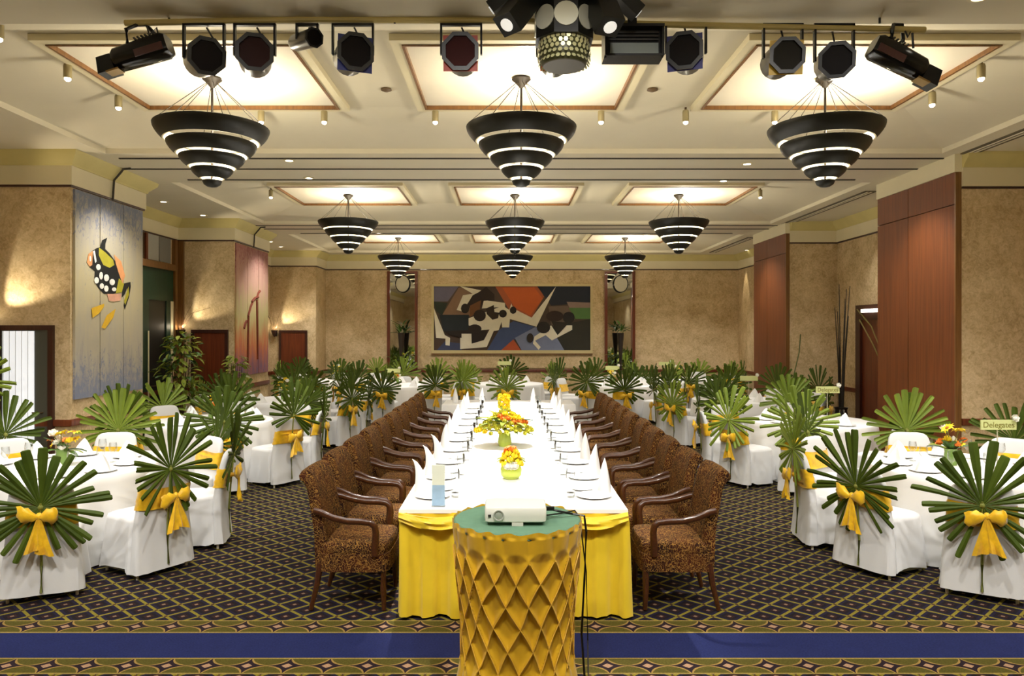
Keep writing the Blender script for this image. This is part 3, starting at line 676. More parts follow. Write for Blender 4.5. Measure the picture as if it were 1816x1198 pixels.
ART = [((70, 54, 44), [(360, 150), (1480, 150), (1480, 610), (360, 610)]), ((96, 92, 112), [(360, 150), (540, 150), (460, 260), (360, 260)]),
       ((34, 44, 36), [(360, 260), (460, 270), (420, 360), (380, 330)]), ((122, 94, 72), [(540, 160), (700, 180), (640, 360), (420, 360)]),
       ((26, 34, 40), [(400, 355), (612, 355), (612, 470), (430, 470)]), ((150, 78, 46), [(800, 152), (1105, 152), (1150, 225), (1060, 375), (900, 320), (840, 220)]),
       ((178, 84, 36), [(850, 160), (1080, 160), (1140, 240), (1050, 360), (940, 300)]), ((20, 26, 40), [(1100, 152), (1480, 152), (1480, 265), (1200, 290)]),
       ((98, 82, 70), [(1180, 295), (1320, 290), (1370, 390), (1200, 430)]), ((132, 112, 104), [(1310, 262), (1480, 268), (1480, 305), (1330, 305)]),
       ((76, 110, 60), [(1325, 305), (1480, 305), (1480, 385), (1370, 385)]), ((40, 38, 30), [(1200, 440), (1480, 385), (1480, 610), (1290, 610)]),
       ((62, 76, 116), [(740, 610), (830, 460), (930, 400), (1080, 440), (940, 530), (850, 610)]), ((114, 122, 150), [(940, 520), (1090, 440), (1230, 500), (1295, 610), (990, 610)]),
       ((168, 78, 44), [(840, 610), (930, 530), (985, 610)]), ((54, 62, 92), [(380, 610), (440, 545), (560, 560), (560, 610)]),
       ((226, 218, 196), [(360, 300), (400, 400), (440, 500), (478, 520), (475, 575), (445, 572), (445, 525), (378, 520)]),
       ((226, 218, 196), [(545, 150), (700, 180), (640, 225), (560, 330), (525, 320), (570, 215), (640, 205)]),
       ((226, 218, 196), [(610, 380), (830, 300), (705, 310), (720, 250), (870, 270), (870, 300), (900, 320), (915, 275), (930, 310), (1060, 375), (1235, 152), (1095, 440), (905, 385), (900, 445), (850, 445), (845, 405), (825, 465), (790, 470), (740, 585), (550, 600), (550, 490), (630, 490), (632, 560), (720, 535), (760, 460), (700, 465), (610, 430)]),
       ((226, 218, 196), [(1200, 430), (1245, 500), (1310, 430), (1350, 430), (1350, 462), (1205, 538), (1160, 500), (1085, 540), (1125, 585), (1110, 605), (1070, 560), (1080, 510)]),
       ((34, 22, 16), [(690, 190), (735, 155), (795, 210), (795, 250), (715, 255), (690, 320), (640, 340), (600, 280), (640, 215)]),
       ((104, 66, 36), [(620, 290), (700, 250), (690, 330), (620, 370)]), ((30, 22, 16), ell(585, 310, 30, 36)), ((34, 24, 18), ell(690, 360, 44, 42, 16)), ((40, 28, 18), [(735, 310), (790, 285), (795, 335), (830, 340), (820, 380), (780, 390), (740, 350)]),
       ((32, 24, 18), ell(855, 347, 28, 28, 14)), ((32, 24, 18), ell(928, 322, 24, 26, 14)), ((30, 20, 16), [(430, 470), (480, 500), (560, 520), (560, 485), (635, 485), (635, 560), (720, 535), (745, 470), (600, 465)]), ((34, 24, 18), ell(655, 455, 48, 32, 14)),
       ((44, 30, 24), ell(1225, 365, 62, 38, 16)), ((28, 24, 22), ell(1325, 375, 42, 42, 16)), ((30, 24, 20), ell(1145, 445, 48, 42, 16)), ((36, 30, 22), [(1200, 400), (1310, 410), (1310, 430), (1250, 495)]), ((40, 32, 26), ell(1050, 520, 24, 34, 12))]
import bmesh as _bm
mats_ = []; pm = MB()
for k, (col, pl) in enumerate(ART):
    key = 'art_%d_%d_%d' % col; mm = mat(key, col, .75, var=.06, vscale=4)
    if mm not in mats_: mats_.append(mm)
    pm.cur = mats_.index(mm); pm.poly([ap(a, b, .03+.0012*k) for a, b in pl], (0, -.001, 0))
o = pm.build('canvas', mats_, t, 0)
# raised plaster panel and tall mirrors on the end wall
def yr(x0, x1, y0, y1, d): A, B = P(x0, y1, YB), P(x1, y0, YB); m = MB(); m.b2((A.x, YB-d, A.z), (B.x, YB, B.z)); return m
o = struct('trim_24', yr(745, 1069, 480, 652, .028), M_WALL)
for i, (x0, x1, side) in enumerate(((687, 741, 'left'), (1072, 1126, 'right'))):
    A, B = P(x0, 657, YB), P(x1, 481, YB)
    t = thing('wall_mirror', 'tall narrow brown-framed wall mirror %s of the abstract painting' % side, 'mirror', ((A.x+B.x)/2, YB, A.z), 0, 'mirrors beside the abstract painting')
    hw, hh = (B.x-A.x)/2, B.z-A.z
    m = MB(); m.b2((-hw, -.06, 0), (-hw+.08, 0, hh)); m.b2((hw-.08, -.06, 0), (hw, 0, hh)); m.b2((-hw+.08, -.06, hh-.06), (hw-.08, 0, hh)); m.b2((-hw+.08, -.06, 0), (hw-.08, 0, .06)); m.build('frame', M_DOORWOOD, t)
    m = MB(); m.b2((-hw+.08, -.02, .06), (hw-.08, -.002, hh-.06)); m.build('mirror_glass', M_MIRROR, t)
    px = 714 if i == 0 else 1101; c_ = P(px, 503, YB-.1)
    o = MB(); o.tube([(.2*math.cos(2*PI*k/24), 0, .24*math.sin(2*PI*k/24)) for k in range(25)], .014, 6); t2 = thing('round_ornament', 'pale disc in a thin dark ring hung on the %s wall mirror' % side, 'ornament', (c_.x, YB-.1, c_.z), 0, 'discs on the wall mirrors')
    o.build('ring', M_BLACK, t2)
    o = MB(); n = 24; o.rings([[Vector((.19*math.cos(2*PI*k/n), yy, .23*math.sin(2*PI*k/n))) for k in range(n)] for yy in (0, .015)]); o.build('disc', mat('pale_disc', (206, 200, 176), .4), t2)
    o = MB(); o.b2((-.01, .01, -.02), (.01, .04, .02)); o.build('hook', M_BLACK, t2)

# ------------------------------------------------------------------ sconces with dried twigs
def sconce(x, y, z, sgn, label):
    t = thing('wall_sconce', label, 'wall lamp', (x, y, z), 0, 'uplight sconces with dried twigs')
    m = MB(); m.lathe([(.01, -.18), (.05, -.12), (.085, -.02), (.09, 0), (.08, 0), (.04, -.1)], 14, (0, -.11, 0)); m.build('bowl', M_DARKWOOD, t)
    m = MB(); m.b2((-.04, -.05, -.16), (.04, 0, -.04)); m.build('bracket', M_BLACK, t)
    for k in range(7):
        a = random.uniform(-.5, .9)*sgn; L = random.uniform(.35, .75); m = MB()
        m.tube([(0, -.11, -.06), (.5*L*math.sin(a), -.12, .5*L), (L*math.sin(a)*1.15, -.1-.05*random.random(), L*math.cos(a))], [.006, .004, .002], 4); m.build('twig', mat('dried_twig', (88, 58, 30), .8), t)
    m = MB(); m.ball((0, -.11, -.03), .03, 8, 5); m.build('bulb', M_BULB, t)
    light('sconce_light', 'SPOT', (x+.02, y-.14, z+.03), E_SCONCE, C_WARM, (x+.7*sgn, y+.0, z+.75), .02, 62, .6)
    light('sconce_glow', 'POINT', (x, y-.13, z+.06), 1.3, C_WARM, size=.03)
sconce(-6.28, 8.9, 2.12, 1, 'uplight sconce with twigs at the left frame edge above lit door')
sconce(-6.3, 14.24, 2.02, 1, 'uplight sconce with twigs beside the second left pier door')
sconce(-6.28, 19.86, 2.02, 1, 'uplight sconce with twigs beside the farthest left door')

# ------------------------------------------------------------------ white covered banquet chairs
def se(hx, hy, n, e=.45):
    r = []
    for k in range(n):
        a = 2*PI*k/n; c_, s_ = math.cos(a), math.sin(a)
        r.append((hx*math.copysign(abs(c_)**e, c_), hy*math.copysign(abs(s_)**e, s_), a))
    return r
def cover_mesh(seed):
    rnd = random.Random(seed); ph = [rnd.uniform(0, 6.3) for _ in range(4)]; m = MB(); n = 48
    def ring(hx, hy, z, amp, cy=0, e=.42):
        return [Vector((x*(1+amp*(math.sin(9*a+ph[0])+.6*math.sin(17*a+ph[1]))), cy+y*(1+amp*(math.sin(9*a+ph[0])+.6*math.sin(17*a+ph[1]))), z+(amp*.25*math.sin(5*a+ph[2]) if z < .1 else 0))) for x, y, a in se(hx, hy, n, e)]
    m.rings([ring(.262, .270, .055, .07), ring(.250, .260, .18, .052), ring(.239, .247, .33, .026), ring(.230, .238, .44, .003), ring(.222, .23, .468, 0), ring(.19, .20, .482, 0), ring(.10, .10, .488, 0)])
    def bk(hx, hy, z, cy, amp=0):
        return [Vector((x*(1+amp*math.sin(7*a+ph[3])), cy+y*(1+amp*4*math.sin(11*a+ph[2])), z)) for x, y, a in se(hx, hy, 28, .5)]
    m.rings([bk(.270, .06, .05, -.262, .03), bk(.258, .05, .25, -.25, .02), bk(.238, .045, .46, -.245), bk(.226, .04, .60, -.262), bk(.218, .036, .74, -.29), bk(.205, .033, .80, -.302), bk(.185, .030, .835, -.309), bk(.15, .024, .855, -.313), bk(.10, .012, .862, -.314)])
    return m.mesh('cover', M_WHITE, 60)
def sash_mesh(seed):
    rnd = random.Random(seed); m = MB(); rg = []
    for i in range(8):
        f = i/7; z = .55+.17*f; cy = -.262-.028*(z-.6)/.14; hx = .236-.016*f+.004*math.sin(i*2.4); hy = .056+.006*math.sin(i*2.9+seed)
        rg.append([Vector((x, cy+y, z+.012*math.sin(a*2+seed)*(1-abs(2*f-1)*.4))) for x, y, a in se(hx, hy, 28, .5)])
    m.rings(rg, cap=False); return m.mesh('sash', M_SATIN, 40)
def bow_mesh(seed):
    rnd = random.Random(seed); m = MB(); y0 = -.392
    m.ball((0, y0, .64), .024, 10, 6, 1.3); m.tube([(0, y0, .64), (0, -.32, .635)], [.018, .022], 8)
    for sg in (-1, 1):
        up = rnd.uniform(-.045, .06); n = 9; L = rnd.uniform(.085, .135)
        rg = []
        for i in range(6):                              # puffed loop
            f = i/5; xx = sg*(.01+L*f); wz = (.014, .034, .048, .056, .058, .040)[i]; wy = (.012, .020, .026, .026, .020, .006)[i]
            rg.append([Vector((xx+.006*math.sin(3*a_), y0-.012+wy*math.cos(a_)*(1+.3*math.sin(4*a_+i*1.7)), .64+up*f+wz*math.sin(a_)*(1+.2*math.sin(3*a_+i*2)))) for a_ in [2*PI*k/n for k in range(n)]])
        m.rings(rg)
        L2 = rnd.uniform(.19, .28); dx = sg*rnd.uniform(.015, .05); rg = []
        for i in range(6):                              # tail
            f = i/5; wd = .016+.045*f; zz = .625-L2*f
            rg.append([Vector((dx*f*1.4+wd*u, y0-.012-.012*math.sin(u*5+i)*f-.01*f+ty, zz-.018*f*u*sg)) for u, ty in ((-1, 0), (-.5, -.012), (0, 0), (.5, -.012), (1, 0), (.5, .006), (0, .012), (-.5, .006))])
        m.rings(rg)
    return m.mesh('bow', M_SATIN, 50)
COVERS = [cover_mesh(s_) for s_ in range(4)]; SASHES = [sash_mesh(s_) for s_ in range(3)]; BOWS = [bow_mesh(s_) for s_ in range(4)]
m = MB(); m.tube([(0, 0, 0), (0, 0, .2)], [.011, .013], 8); LEGM = m.mesh('leg', mat('chair_leg_cream', (214, 208, 190), .5))
# ------------------------------------------------------------------ fan palm leaves
def leaflet(ang, L, wmul, rnd):
    up = Vector((math.sin(ang), 0, math.cos(ang))); side = Vector((math.cos(ang), 0, -math.sin(ang))); fr_ = Vector((0, -1, 0)); m = MB(); rg = []
    curl = rnd.uniform(-.10, .22); dr = rnd.uniform(.0, .10)*(.3+abs(math.sin(ang))); tw = rnd.uniform(-.35, .35)
    for s_, hw in ((.03, .003), (.24, .0098*wmul**.5), (.58, .0182*wmul), (.86, .022*wmul), (.985, .020*wmul), (1.0, .012*wmul)):
        r = L*s_; c_ = up*r+fr_*(curl*r*r*1.2)-Vector((0, 0, dr*r*r*2))
        sd = side*math.cos(tw*s_)+fr_*math.sin(tw*s_)
        rg.append([c_-sd*hw, c_+fr_*hw*.45, c_+sd*hw])
    m.rings(rg, closed=False, cap=False); return m
def leaf_variant(seed, lo=-158, hi=158, n=27, Lr=.445):
    rnd = random.Random(seed); parts = []
    for k in range(n):
        d = lo+(hi-lo)*k/(n-1)+rnd.uniform(-4, 4); ad = abs(d)
        L = Lr*(1.04 if ad < 35 else 1.0 if ad < 100 else .86)*rnd.uniform(.84, 1.08)
        wm = 1.55 if ad < 24 else (1.15 if ad < 60 else 1.0)
        parts.append(leaflet(R(d), L, wm, rnd))
    return parts
VAR = [leaf_variant(1), leaf_variant(2, -150, 165, 25, .45), leaf_variant(3, -165, 150, 27, .44), leaf_variant(4, -120, 125, 21, .47), leaf_variant(5, -158, 158, 24, .46)]
LEAFLETS = [[p_.mesh('leaflet', M_LEAF, 0) for p_ in v] for v in VAR]
def joined(v, mm):
    j = MB()
    for p_ in v: j.add(p_.v, p_.f)
    return j.mesh('blade', mm, 0)
BLADES = [joined(v, M_LEAF) for v in VAR]; BLADES2 = [joined(v, M_LEAF2) for v in VAR]
LEAFLETS2 = [[p_.mesh('leaflet', M_LEAF2, 0) for p_ in v] for v in VAR]
STALKM = {}
def palm_leaf(loc, rz, hubz, tilt, roll, var, label, near, pale, group='fan palm leaves tied behind the chairs'):
    """loc = chair position on the floor; the leaf stands behind the chair back"""
    c_, s_ = math.cos(rz), math.sin(rz); off = Vector((0, -.36, hubz)); w_ = Vector((loc[0]-s_*off.y, loc[1]+c_*off.y, hubz))
    key = round(hubz, 2)
    if key not in STALKM:
        m = MB(); m.tube([(0, 0, .03), (0, .03, -hubz*.35), (0, .045, -hubz*.62), (0, .03, -hubz*.90)], [.008, .009, .010, .010], 6); m.ball((0, .008, 0), .022, 8, 5); STALKM[key] = m.mesh('stalk', M_STALK)
    t = bpy.data.objects.new('palm_leaf', None); COL.objects.link(t); t.empty_display_size = .1
    t.location = w_; t.rotation_euler = (0, 0, rz); tag(t, label, 'palm leaf', group)
    q = Euler((tilt, roll, roll*.3))
    st = ob('stalk', STALKM[key], t)
    if near:
        for me in (LEAFLETS2 if pale else LEAFLETS)[var]:
            o = ob('leaflet', me, t); o.rotation_euler = q
    else:
        o = ob('blade', (BLADES2 if pale else BLADES)[var], t); o.rotation_euler = q
    return t
NCH = 0
def white_chair(x, y, rz, label, leaflabel, near, rnd, ov=None):
    global NCH
    t = thing('banquet_chair', label, 'chair', (x, y, 0), rz, 'white covered chairs at the round tables'); k = NCH; NCH += 1
    ob('cover', COVERS[k % 4], t); s_ = ob('sash', SASHES[k % 3], t); b = ob('bow', BOWS[k % 4], s_); b.location = (rnd.uniform(-.05, .05), .0, -.0); b.rotation_euler = (0, rnd.uniform(-.25, .25)*0, 0)
    for lx, ly in ((-.22, -.25), (.22, -.25), (-.2, .2), (.2, .2)):
        o = ob('leg', LEGM, t); o.location = (lx, ly, 0)
    hub = rnd.choice((.72, .76, .82, .88, .9)); pale = rnd.random() < (.45 if math.cos(rz) < 0 else .25)
    tilt, roll, var = rnd.uniform(-.14, .10), rnd.uniform(-.45, .45), rnd.randrange(5)
    if ov: hub, tilt, roll, var, pale = ov
    palm_leaf((x, y), rz, hub, tilt, roll, var, leaflabel, near, pale)

# ------------------------------------------------------------------ tableware builders
def lathe_mesh(name, prof, m, n=16): b = MB(); b.lathe(prof, n); return b.mesh(name, m)
ME_PLATE = lathe_mesh('plate', [(.001, .004), (.075, .004), (.085, .008), (.13, .018), (.133, .016), (.085, .002), (.07, 0), (.001, 0)], M_CHINA, 24)
ME_GOBLET = lathe_mesh('goblet', [(.001, 0), (.032, .002), (.030, .005), (.005, .012), (.004, .075), (.018, .09), (.036, .12), (.036, .15), (.031, .185), (.029, .185), (.034, .15), (.034, .12), (.016, .094), (.001, .088)], M_GLASS, 14)
ME_TUMBLER = lathe_mesh('tumbler', [(.001, 0), (.028, 0), (.034, .12), (.032, .12), (.026, .008), (.001, .008)], M_GLASS, 14)
def napkin_mesh(seed, bend, H=.26, r0=.05):
    rnd = random.Random(seed); m = MB(); rg = []; n = 14
    for i in range(9):
        f = i/8; r = r0*(1-f)**.75*(1+.15*math.sin(f*3))+.002; cx = bend*f**3
        rg.append([Vector((cx+r*(1+.14*math.sin(3*a_+seed))*math.cos(a_+.5*f), r*.8*(1+.14*math.cos(4*a_))*math.sin(a_+.5*f), H*f-(.012 if f == 1 and abs(bend) > .04 else 0))) for a_ in [2*PI*k/n for k in range(n)]])
    m.rings(rg); return m.mesh('napkin', M_CLOTH, 50)
NAPS = [napkin_mesh(0, 0), napkin_mesh(1, .02), napkin_mesh(2, -.07), napkin_mesh(3, -.02, .24)]
def fold_napkin():
    m = MB(); n = 16; rg = []
    for i in range(6):
        f = i/5; r = .085*(1-f)**.8+.004
        rg.append([Vector((r*(1+.35*math.cos(3*a_+f))*math.cos(a_), r*(1+.35*math.cos(3*a_+f))*math.sin(a_), .16*f)) for a_ in [2*PI*k/n for k in range(n)]])
    m.rings(rg); return m.mesh('napkin', M_CLOTH, 40)
ME_FOLD = fold_napkin()
def put(name, me, loc, label, cat, group, rz=0):
    o = ob(name, me); o.location = loc; o.rotation_euler = (0, 0, rz); return tag(o, label, cat, group)
# flowers
def gerbera_mesh(mm, r=.055, n=14):
    m = MB(); m.cur = 0
    for k in range(n):
        a = 2*PI*k/n; d = Vector((math.cos(a), math.sin(a), 0)); s_ = Vector((-d.y, d.x, 0)); z = .012*math.sin(k*2.1)
        m.add([d*r*.2-s_*r*.06, d*r*.2+s_*r*.06, d*r*.7+s_*r*.17+Vector((0, 0, .008)), d*r+Vector((0, 0, z)), d*r*.7-s_*r*.17+Vector((0, 0, .008))], [(0, 1, 2, 3, 4)])
    m.cur = 1; m.ball((0, 0, .006), r*.26, 8, 4, .6); return m.mesh('flower', [mm, mat('flower_eye', (170, 110, 20), .7)], 0)
def rose_mesh(mm, r=.035):
    m = MB()
    for j, (rr, z, n) in enumerate(((r, 0, 6), (r*.72, .008, 5), (r*.42, .014, 4))):
        for k in range(n):
            a = 2*PI*(k+.4*j)/n; d = Vector((math.cos(a), math.sin(a), 0)); s_ = Vector((-d.y, d.x, 0))
            m.add([d*rr*.3+Vector((0, 0, z-.02)), d*rr*.85+s_*rr*.5+Vector((0, 0, z)), d*rr+Vector((0, 0, z+.016)), d*rr*.85-s_*rr*.5+Vector((0, 0, z))], [(0, 1, 2, 3)])
    m.ball((0, 0, 0), r*.6, 8, 5); return m.mesh('flower', mm, 0)
M_YEL = mat('petal_yellow', (246, 214, 30), .6); M_ORG = mat('petal_orange', (226, 120, 30), .6); M_PW = mat('petal_white', (244, 242, 230), .6); M_LIME = mat('petal_lime', (206, 200, 60), .6)
FL = dict(g_y=gerbera_mesh(M_YEL), g_o=gerbera_mesh(M_ORG, .05), r_y=rose_mesh(M_YEL), r_o=rose_mesh(M_ORG), r_w=rose_mesh(M_PW), r_l=rose_mesh(M_LIME, .028))
def leafblade():
    m = MB(); rg = [[Vector((-w_, y, z)), Vector((0, y, z-.01)), Vector((w_, y, z))] for y, w_, z in ((0, .003, 0), (.04, .022, .01), (.09, .028, .012), (.14, .018, .0), (.18, .002, -.02))]
    m.rings(rg, closed=False, cap=False); return m
GLEAF = leafblade().mesh('leaf', mat('foliage_green', (62, 96, 34), .45, randv=.3), 0)
GLEAF2 = leafblade().mesh('leaf', mat('foliage_light', (138, 156, 58), .5, randv=.3), 0)
ME_VASE = lathe_mesh('vase', [(.001, 0), (.05, 0), (.062, .05), (.05, .12), (.055, .15), (.048, .15), (.04, .1), (.001, .02)], mat('green_vase', (120, 150, 70), .15), 16)
def centrepiece(x, y, z, label, seed, tall=True, group='centrepieces on the round tables', detail=1):
    rnd = random.Random(seed); t = thing('flower_centrepiece', label, 'flowers', (x, y, z), rnd.uniform(0, 6), group)
    ob('vase', ME_VASE, t)
    for k in range(9 if detail else 5):
        o = ob('leaf', rnd.choice((GLEAF, GLEAF, GLEAF2)), t); o.location = (0, 0, .13); o.rotation_euler = (rnd.uniform(-.2, .9), 0, 2*PI*k/9); o.scale = (1.2, 1.1, 1)
    for k in range(8 if detail else 5):
        a = 2*PI*k/8+rnd.uniform(-.3, .3); r_ = rnd.uniform(.04, .11)
        o = ob('flower', FL[rnd.choice(('r_y', 'r_o', 'g_o', 'r_w', 'g_y'))], t); o.location = (r_*math.cos(a), r_*math.sin(a), rnd.uniform(.16, .24)); o.rotation_euler = (rnd.uniform(-.6, .6), rnd.uniform(-.6, .6), 0)
    if tall:
        for k in range(3):
            a = 2*PI*k/3+rnd.uniform(-.4, .4); h_ = rnd.uniform(.27, .36); rr = rnd.uniform(.03, .10); m = MB(); m.tube([(0, 0, .1), (rr*math.cos(a), rr*math.sin(a), h_)], .004, 4); s_ = m.build('stem', M_STALK, t)
            o = ob('flower', FL['g_y' if k else 'r_w'], s_); o.location = (rr*math.cos(a), rr*math.sin(a), h_); o.rotation_euler = (rnd.uniform(-.7, .7), rnd.uniform(-.5, .5), 0); o.scale = (1.25,)*3
    return t
M_CARD = mat('sign_card', (214, 220, 150), .6); M_INK = mat('sign_ink', (120, 112, 30), .7)
def sign(x, y, ztop, text, label):
    t = thing('table_sign', label, 'sign', (x, y, .755), 0, 'name signs on the round tables'); h_ = ztop-.755
    m = MB(); m.tube([(0, .02, .006), (0, .02, h_)], .005, 6); m.build('post', mat('sign_post', (190, 186, 160), .4), t)
    m = MB(); m.lathe([(.001, 0), (.05, 0), (.05, .006), (.001, .008)], 16, (0, .02, 0)); m.build('foot', mat('sign_post'), t)
    m = MB(); m.b2((-.16, 0, h_-.045), (.16, .012, h_+.045)); card = m.build('card', M_CARD, t)
    o = ob('clip_flower', FL['r_w'], t); o.location = (.14, -.01, h_+.06); o.rotation_euler = (1.2, 0, 0)
    if text:
        cu = bpy.data.curves.new('sign_text', 'FONT'); cu.body = text; cu.size = .072; cu.align_x = 'CENTER'; cu.align_y = 'CENTER'; cu.extrude = .0006
        o = bpy.data.objects.new('tmp', cu); COL.objects.link(o)
        me = bpy.data.meshes.new_from_object(o.evaluated_get(bpy.context.evaluated_depsgraph_get())); bpy.data.objects.remove(o)
        me.materials.clear(); me.materials.append(M_INK); tx = ob('lettering', me, card); tx.location = (0, -.0012, h_-.002); tx.rotation_euler = (PI/2, 0, 0)
def table_mesh(seed, r=.82, h=.755):
    rnd = random.Random(seed); m = MB(); n = 96; ph = [rnd.uniform(0, 6.3) for _ in range(3)]
    def ring(rr, z, amp): return [Vector(((rr+amp*(math.sin(11*a+ph[0])+.7*math.sin(19*a+ph[1])))*math.cos(a), (rr+amp*(math.sin(11*a+ph[0])+.7*math.sin(19*a+ph[1])))*math.sin(a), z)) for a in [2*PI*k/n for k in range(n)]]
    m.rings([ring(r+.03, .012, .022), ring(r+.022, .2, .02), ring(r+.02, .5, .012), ring(r+.008, .68, .004), ring(r, h-.012, 0), ring(r-.012, h, 0), ring(.3, h, 0)])
    return m.mesh('tablecloth', M_CLOTH, 60)
TM = [table_mesh(s_) for s_ in range(3)]

# ------------------------------------------------------------------ round tables with their chairs
AL = [-62, -27, 8, 50, 100, 139, 176, 212, 250]
TABLES = [  # x, y, name, angles, back radius, settings, sign text, sign offset
    (-4.10, 6.70, 'nearest left', AL, 1.41, 2, None), (4.20, 6.70, 'nearest right', [180-a for a in AL], 1.41, 2, 'Delegates'),
    (-4.10, 10.15, 'second left', AL, 1.41, 2, None), (4.20, 10.12, 'second right', [180-a for a in AL], 1.41, 2, 'Delegates'),
    (-4.05, 13.25, 'third left', AL, 1.40, 1, None), (4.20, 13.35, 'third right', [180-a for a in AL], 1.40, 1, ''),
    (-2.45, 16.95, 'fourth left', [-99, -57, -20, 20, 60, 100, 140, 180, 222], 1.40, 1, ''), (2.55, 16.95, 'fourth right', [-93, -52, -128, -15, 25, 65, 105, 145, 185], 1.40, 1, ''),
    (.03, 17.45, 'far middle', [-90, -135, -45, 0, 45, 90, 135, 180], 1.40, 1, ''),
    (-4.35, 18.7, 'farthest left', [-60, -20, 20, 60, 100, 140, 180, 220, 260], 1.38, 0, None), (4.6, 19.2, 'farthest right', [-100, -140, -60, 180, 140, 100, 60, 20, -20], 1.38, 0, '')]
SP = []
# hub height, tilt, roll, variant, pale: leaves the photograph shows large
LEAF_OV = {(0, -62): (.70, -.05, .05, 0, False), (0, -27): (.86, -.05, .35, 4, False), (1, 242): (.71, -.02, .0, 4, False), (1, 207): (.72, .08, -.3, 1, False),
           (2, -62): (.90, -.1, .1, 0, False), (3, 242): (.87, -.05, .0, 2, True), (3, 207): (.84, -.15, .2, 4, True), (0, 100): (.88, -.2, 0, 3, True), (1, 80): (.88, -.2, .1, 3, True)}
PIERS = [(-7, -5.33, 8.94, 10.71), (-7, -5.34, 14.3, 16.33), (-7, -5.2, 19.9, 21), (5.53, 7, 9.05, 10.95), (5.58, 7, 14.69, 16.6)]
for ti, (tx, ty, tnm, angs, rb, lev, sg) in enumerate(TABLES):
    rnd = random.Random(100+ti)
    o = ob('round_table', TM[ti % 3]); o.location = (tx, ty, 0); o.rotation_euler = (0, 0, ti*.7)
    tag(o, '%s round banquet table under a floor-length white cloth' % tnm, 'table', 'round banquet tables')
    acc = []
    for a in angs:
        a += rnd.uniform(-3, 3) if ti > 3 else 0; d = Vector((math.cos(R(a)), math.sin(R(a)))); r_ = rb-.24
        x, y = tx+d.x*r_, ty+d.y*r_; bx_, by_ = tx+d.x*(rb+.1), ty+d.y*(rb+.1)
        px = VX+F*x/max(y, .5)
        if px < -140 or px > 1960: continue
        if any(x0-.3 < bx_ < x1+.3 and y0-.3 < by_ < y1+.3 for x0, x1, y0, y1 in PIERS): continue
        if bx_ < XL+.42 or bx_ > XR-.42 or by_ > YB-.35: continue
        if any((x-q[0])**2+(y-q[1])**2 < .56**2 for q in SP) or any((x-q[0])**2+(y-q[1])**2 < 1.13**2 for q in TABLES if q[2] != tnm): continue
        SP.append((x, y)); acc.append((a, x, y))
    acc.sort(key=lambda q: (q[0]+90) % 360)
    for k, (a, x, y) in enumerate(acc):
        rz = R(a)+PI/2+R(rnd.uniform(-5, 5))
        sp = '%s anticlockwise from camera side, %s round table' % (ORD[k], tnm); sq = '%s chair anticlockwise from camera side, %s round table' % (ORD[k], tnm)
        near = ti < 2 or (ti < 4 and y < ty+.3)
        white_chair(x, y, rz, 'white covered chair, '+sp, 'fan palm leaf behind '+sq, near, rnd, LEAF_OV.get((ti, a)))
        ux, uy = math.cos(R(a)), math.sin(R(a))
        if lev:
            put('napkin', ME_FOLD, (tx+ux*.60, ty+uy*.60, .757 if lev < 2 else .762), 'folded white napkin at '+sq, 'napkin', 'folded napkins on the round tables', R(a))
        if lev == 2:
            put('plate', ME_PLATE, (tx+ux*.60, ty+uy*.60, .756), 'white plate before '+sq, 'plate', 'plates on the round tables')
            put('goblet', ME_GOBLET, (tx+ux*.42-uy*.12, ty+uy*.42+ux*.12, .757), 'clear goblet before '+sq, 'glass', 'goblets on the round tables')
    centrepiece(tx-(.0 if sg is None else .12), ty+.05, .756, 'yellow and orange flower centrepiece on the %s round table' % tnm, 50+ti, True, detail=1 if ti < 6 else 0)
    if sg is not None:
        sx, sz = {'nearest right': (4.41, 1.145), 'second right': (4.37, 1.19), 'third right': (4.36, 1.14), 'fourth left': (-2.62, 1.09), 'fourth right': (2.41, 1.15), 'far middle': (-.07, 1.24), 'farthest right': (4.1, 1.15)}[tnm]
        sign(sx, ty-.12, sz, sg, 'small pale green %sname sign on a post on the %s round table' % ('Delegates ' if sg else '', tnm))

# ------------------------------------------------------------------ long table
TX, TW, TY0, TY1 = .041, .788, 5.06, 12.35
tbl = thing('conference_table', 'long table with white cloth and yellow pleated skirt down the middle', 'table', (TX, (TY0+TY1)/2, 0))
LY = (TY1-TY0)/2
m = MB(); m.b2((-TW, -LY, .735), (TW, LY, .755)); m.b2((-TW-.003, -LY-.003, .728), (TW+.003, -LY, .7545)); m.build('tablecloth', M_CLOTH, tbl)
def rect_path(hw, hl, step):
    pts_ = []; nx, ny = int(2*hw/step), int(2*hl/step)
    for i in range(nx): pts_.append((-hw+2*hw*i/nx, -hl, 0, -1))
    for i in range(ny): pts_.append((hw, -hl+2*hl*i/ny, 1, 0))
    for i in range(nx): pts_.append((hw-2*hw*i/nx, hl, 0, 1))
    for i in range(ny): pts_.append((-hw, hl-2*hl*i/ny, -1, 0))
    return pts_
rp = rect_path(TW, LY, .018); m = MB(); rg = []
for z, out, amp in ((.735, 0, .003), (.66, .004, .014), (.45, .004, .026), (.2, .006, .034), (.02, .010, .038)):
    rr = []
    for i, (x, y, nx, ny) in enumerate(rp):
        w_ = amp*(max(-.7, min(.5, 1.6*math.sin(i*2*PI/9.3+.6*math.sin(i*.21))))+.35*math.sin(i*.37)); rr.append(Vector((x+nx*(out+w_)+(.0 if nx else 0), y+ny*(out+w_), z+(.006*math.sin(i*.5) if z < .1 else 0))))
    rg.append(rr)
m.rings(rg, cap=False); m.build('skirt', M_SKIRT, tbl, 60)
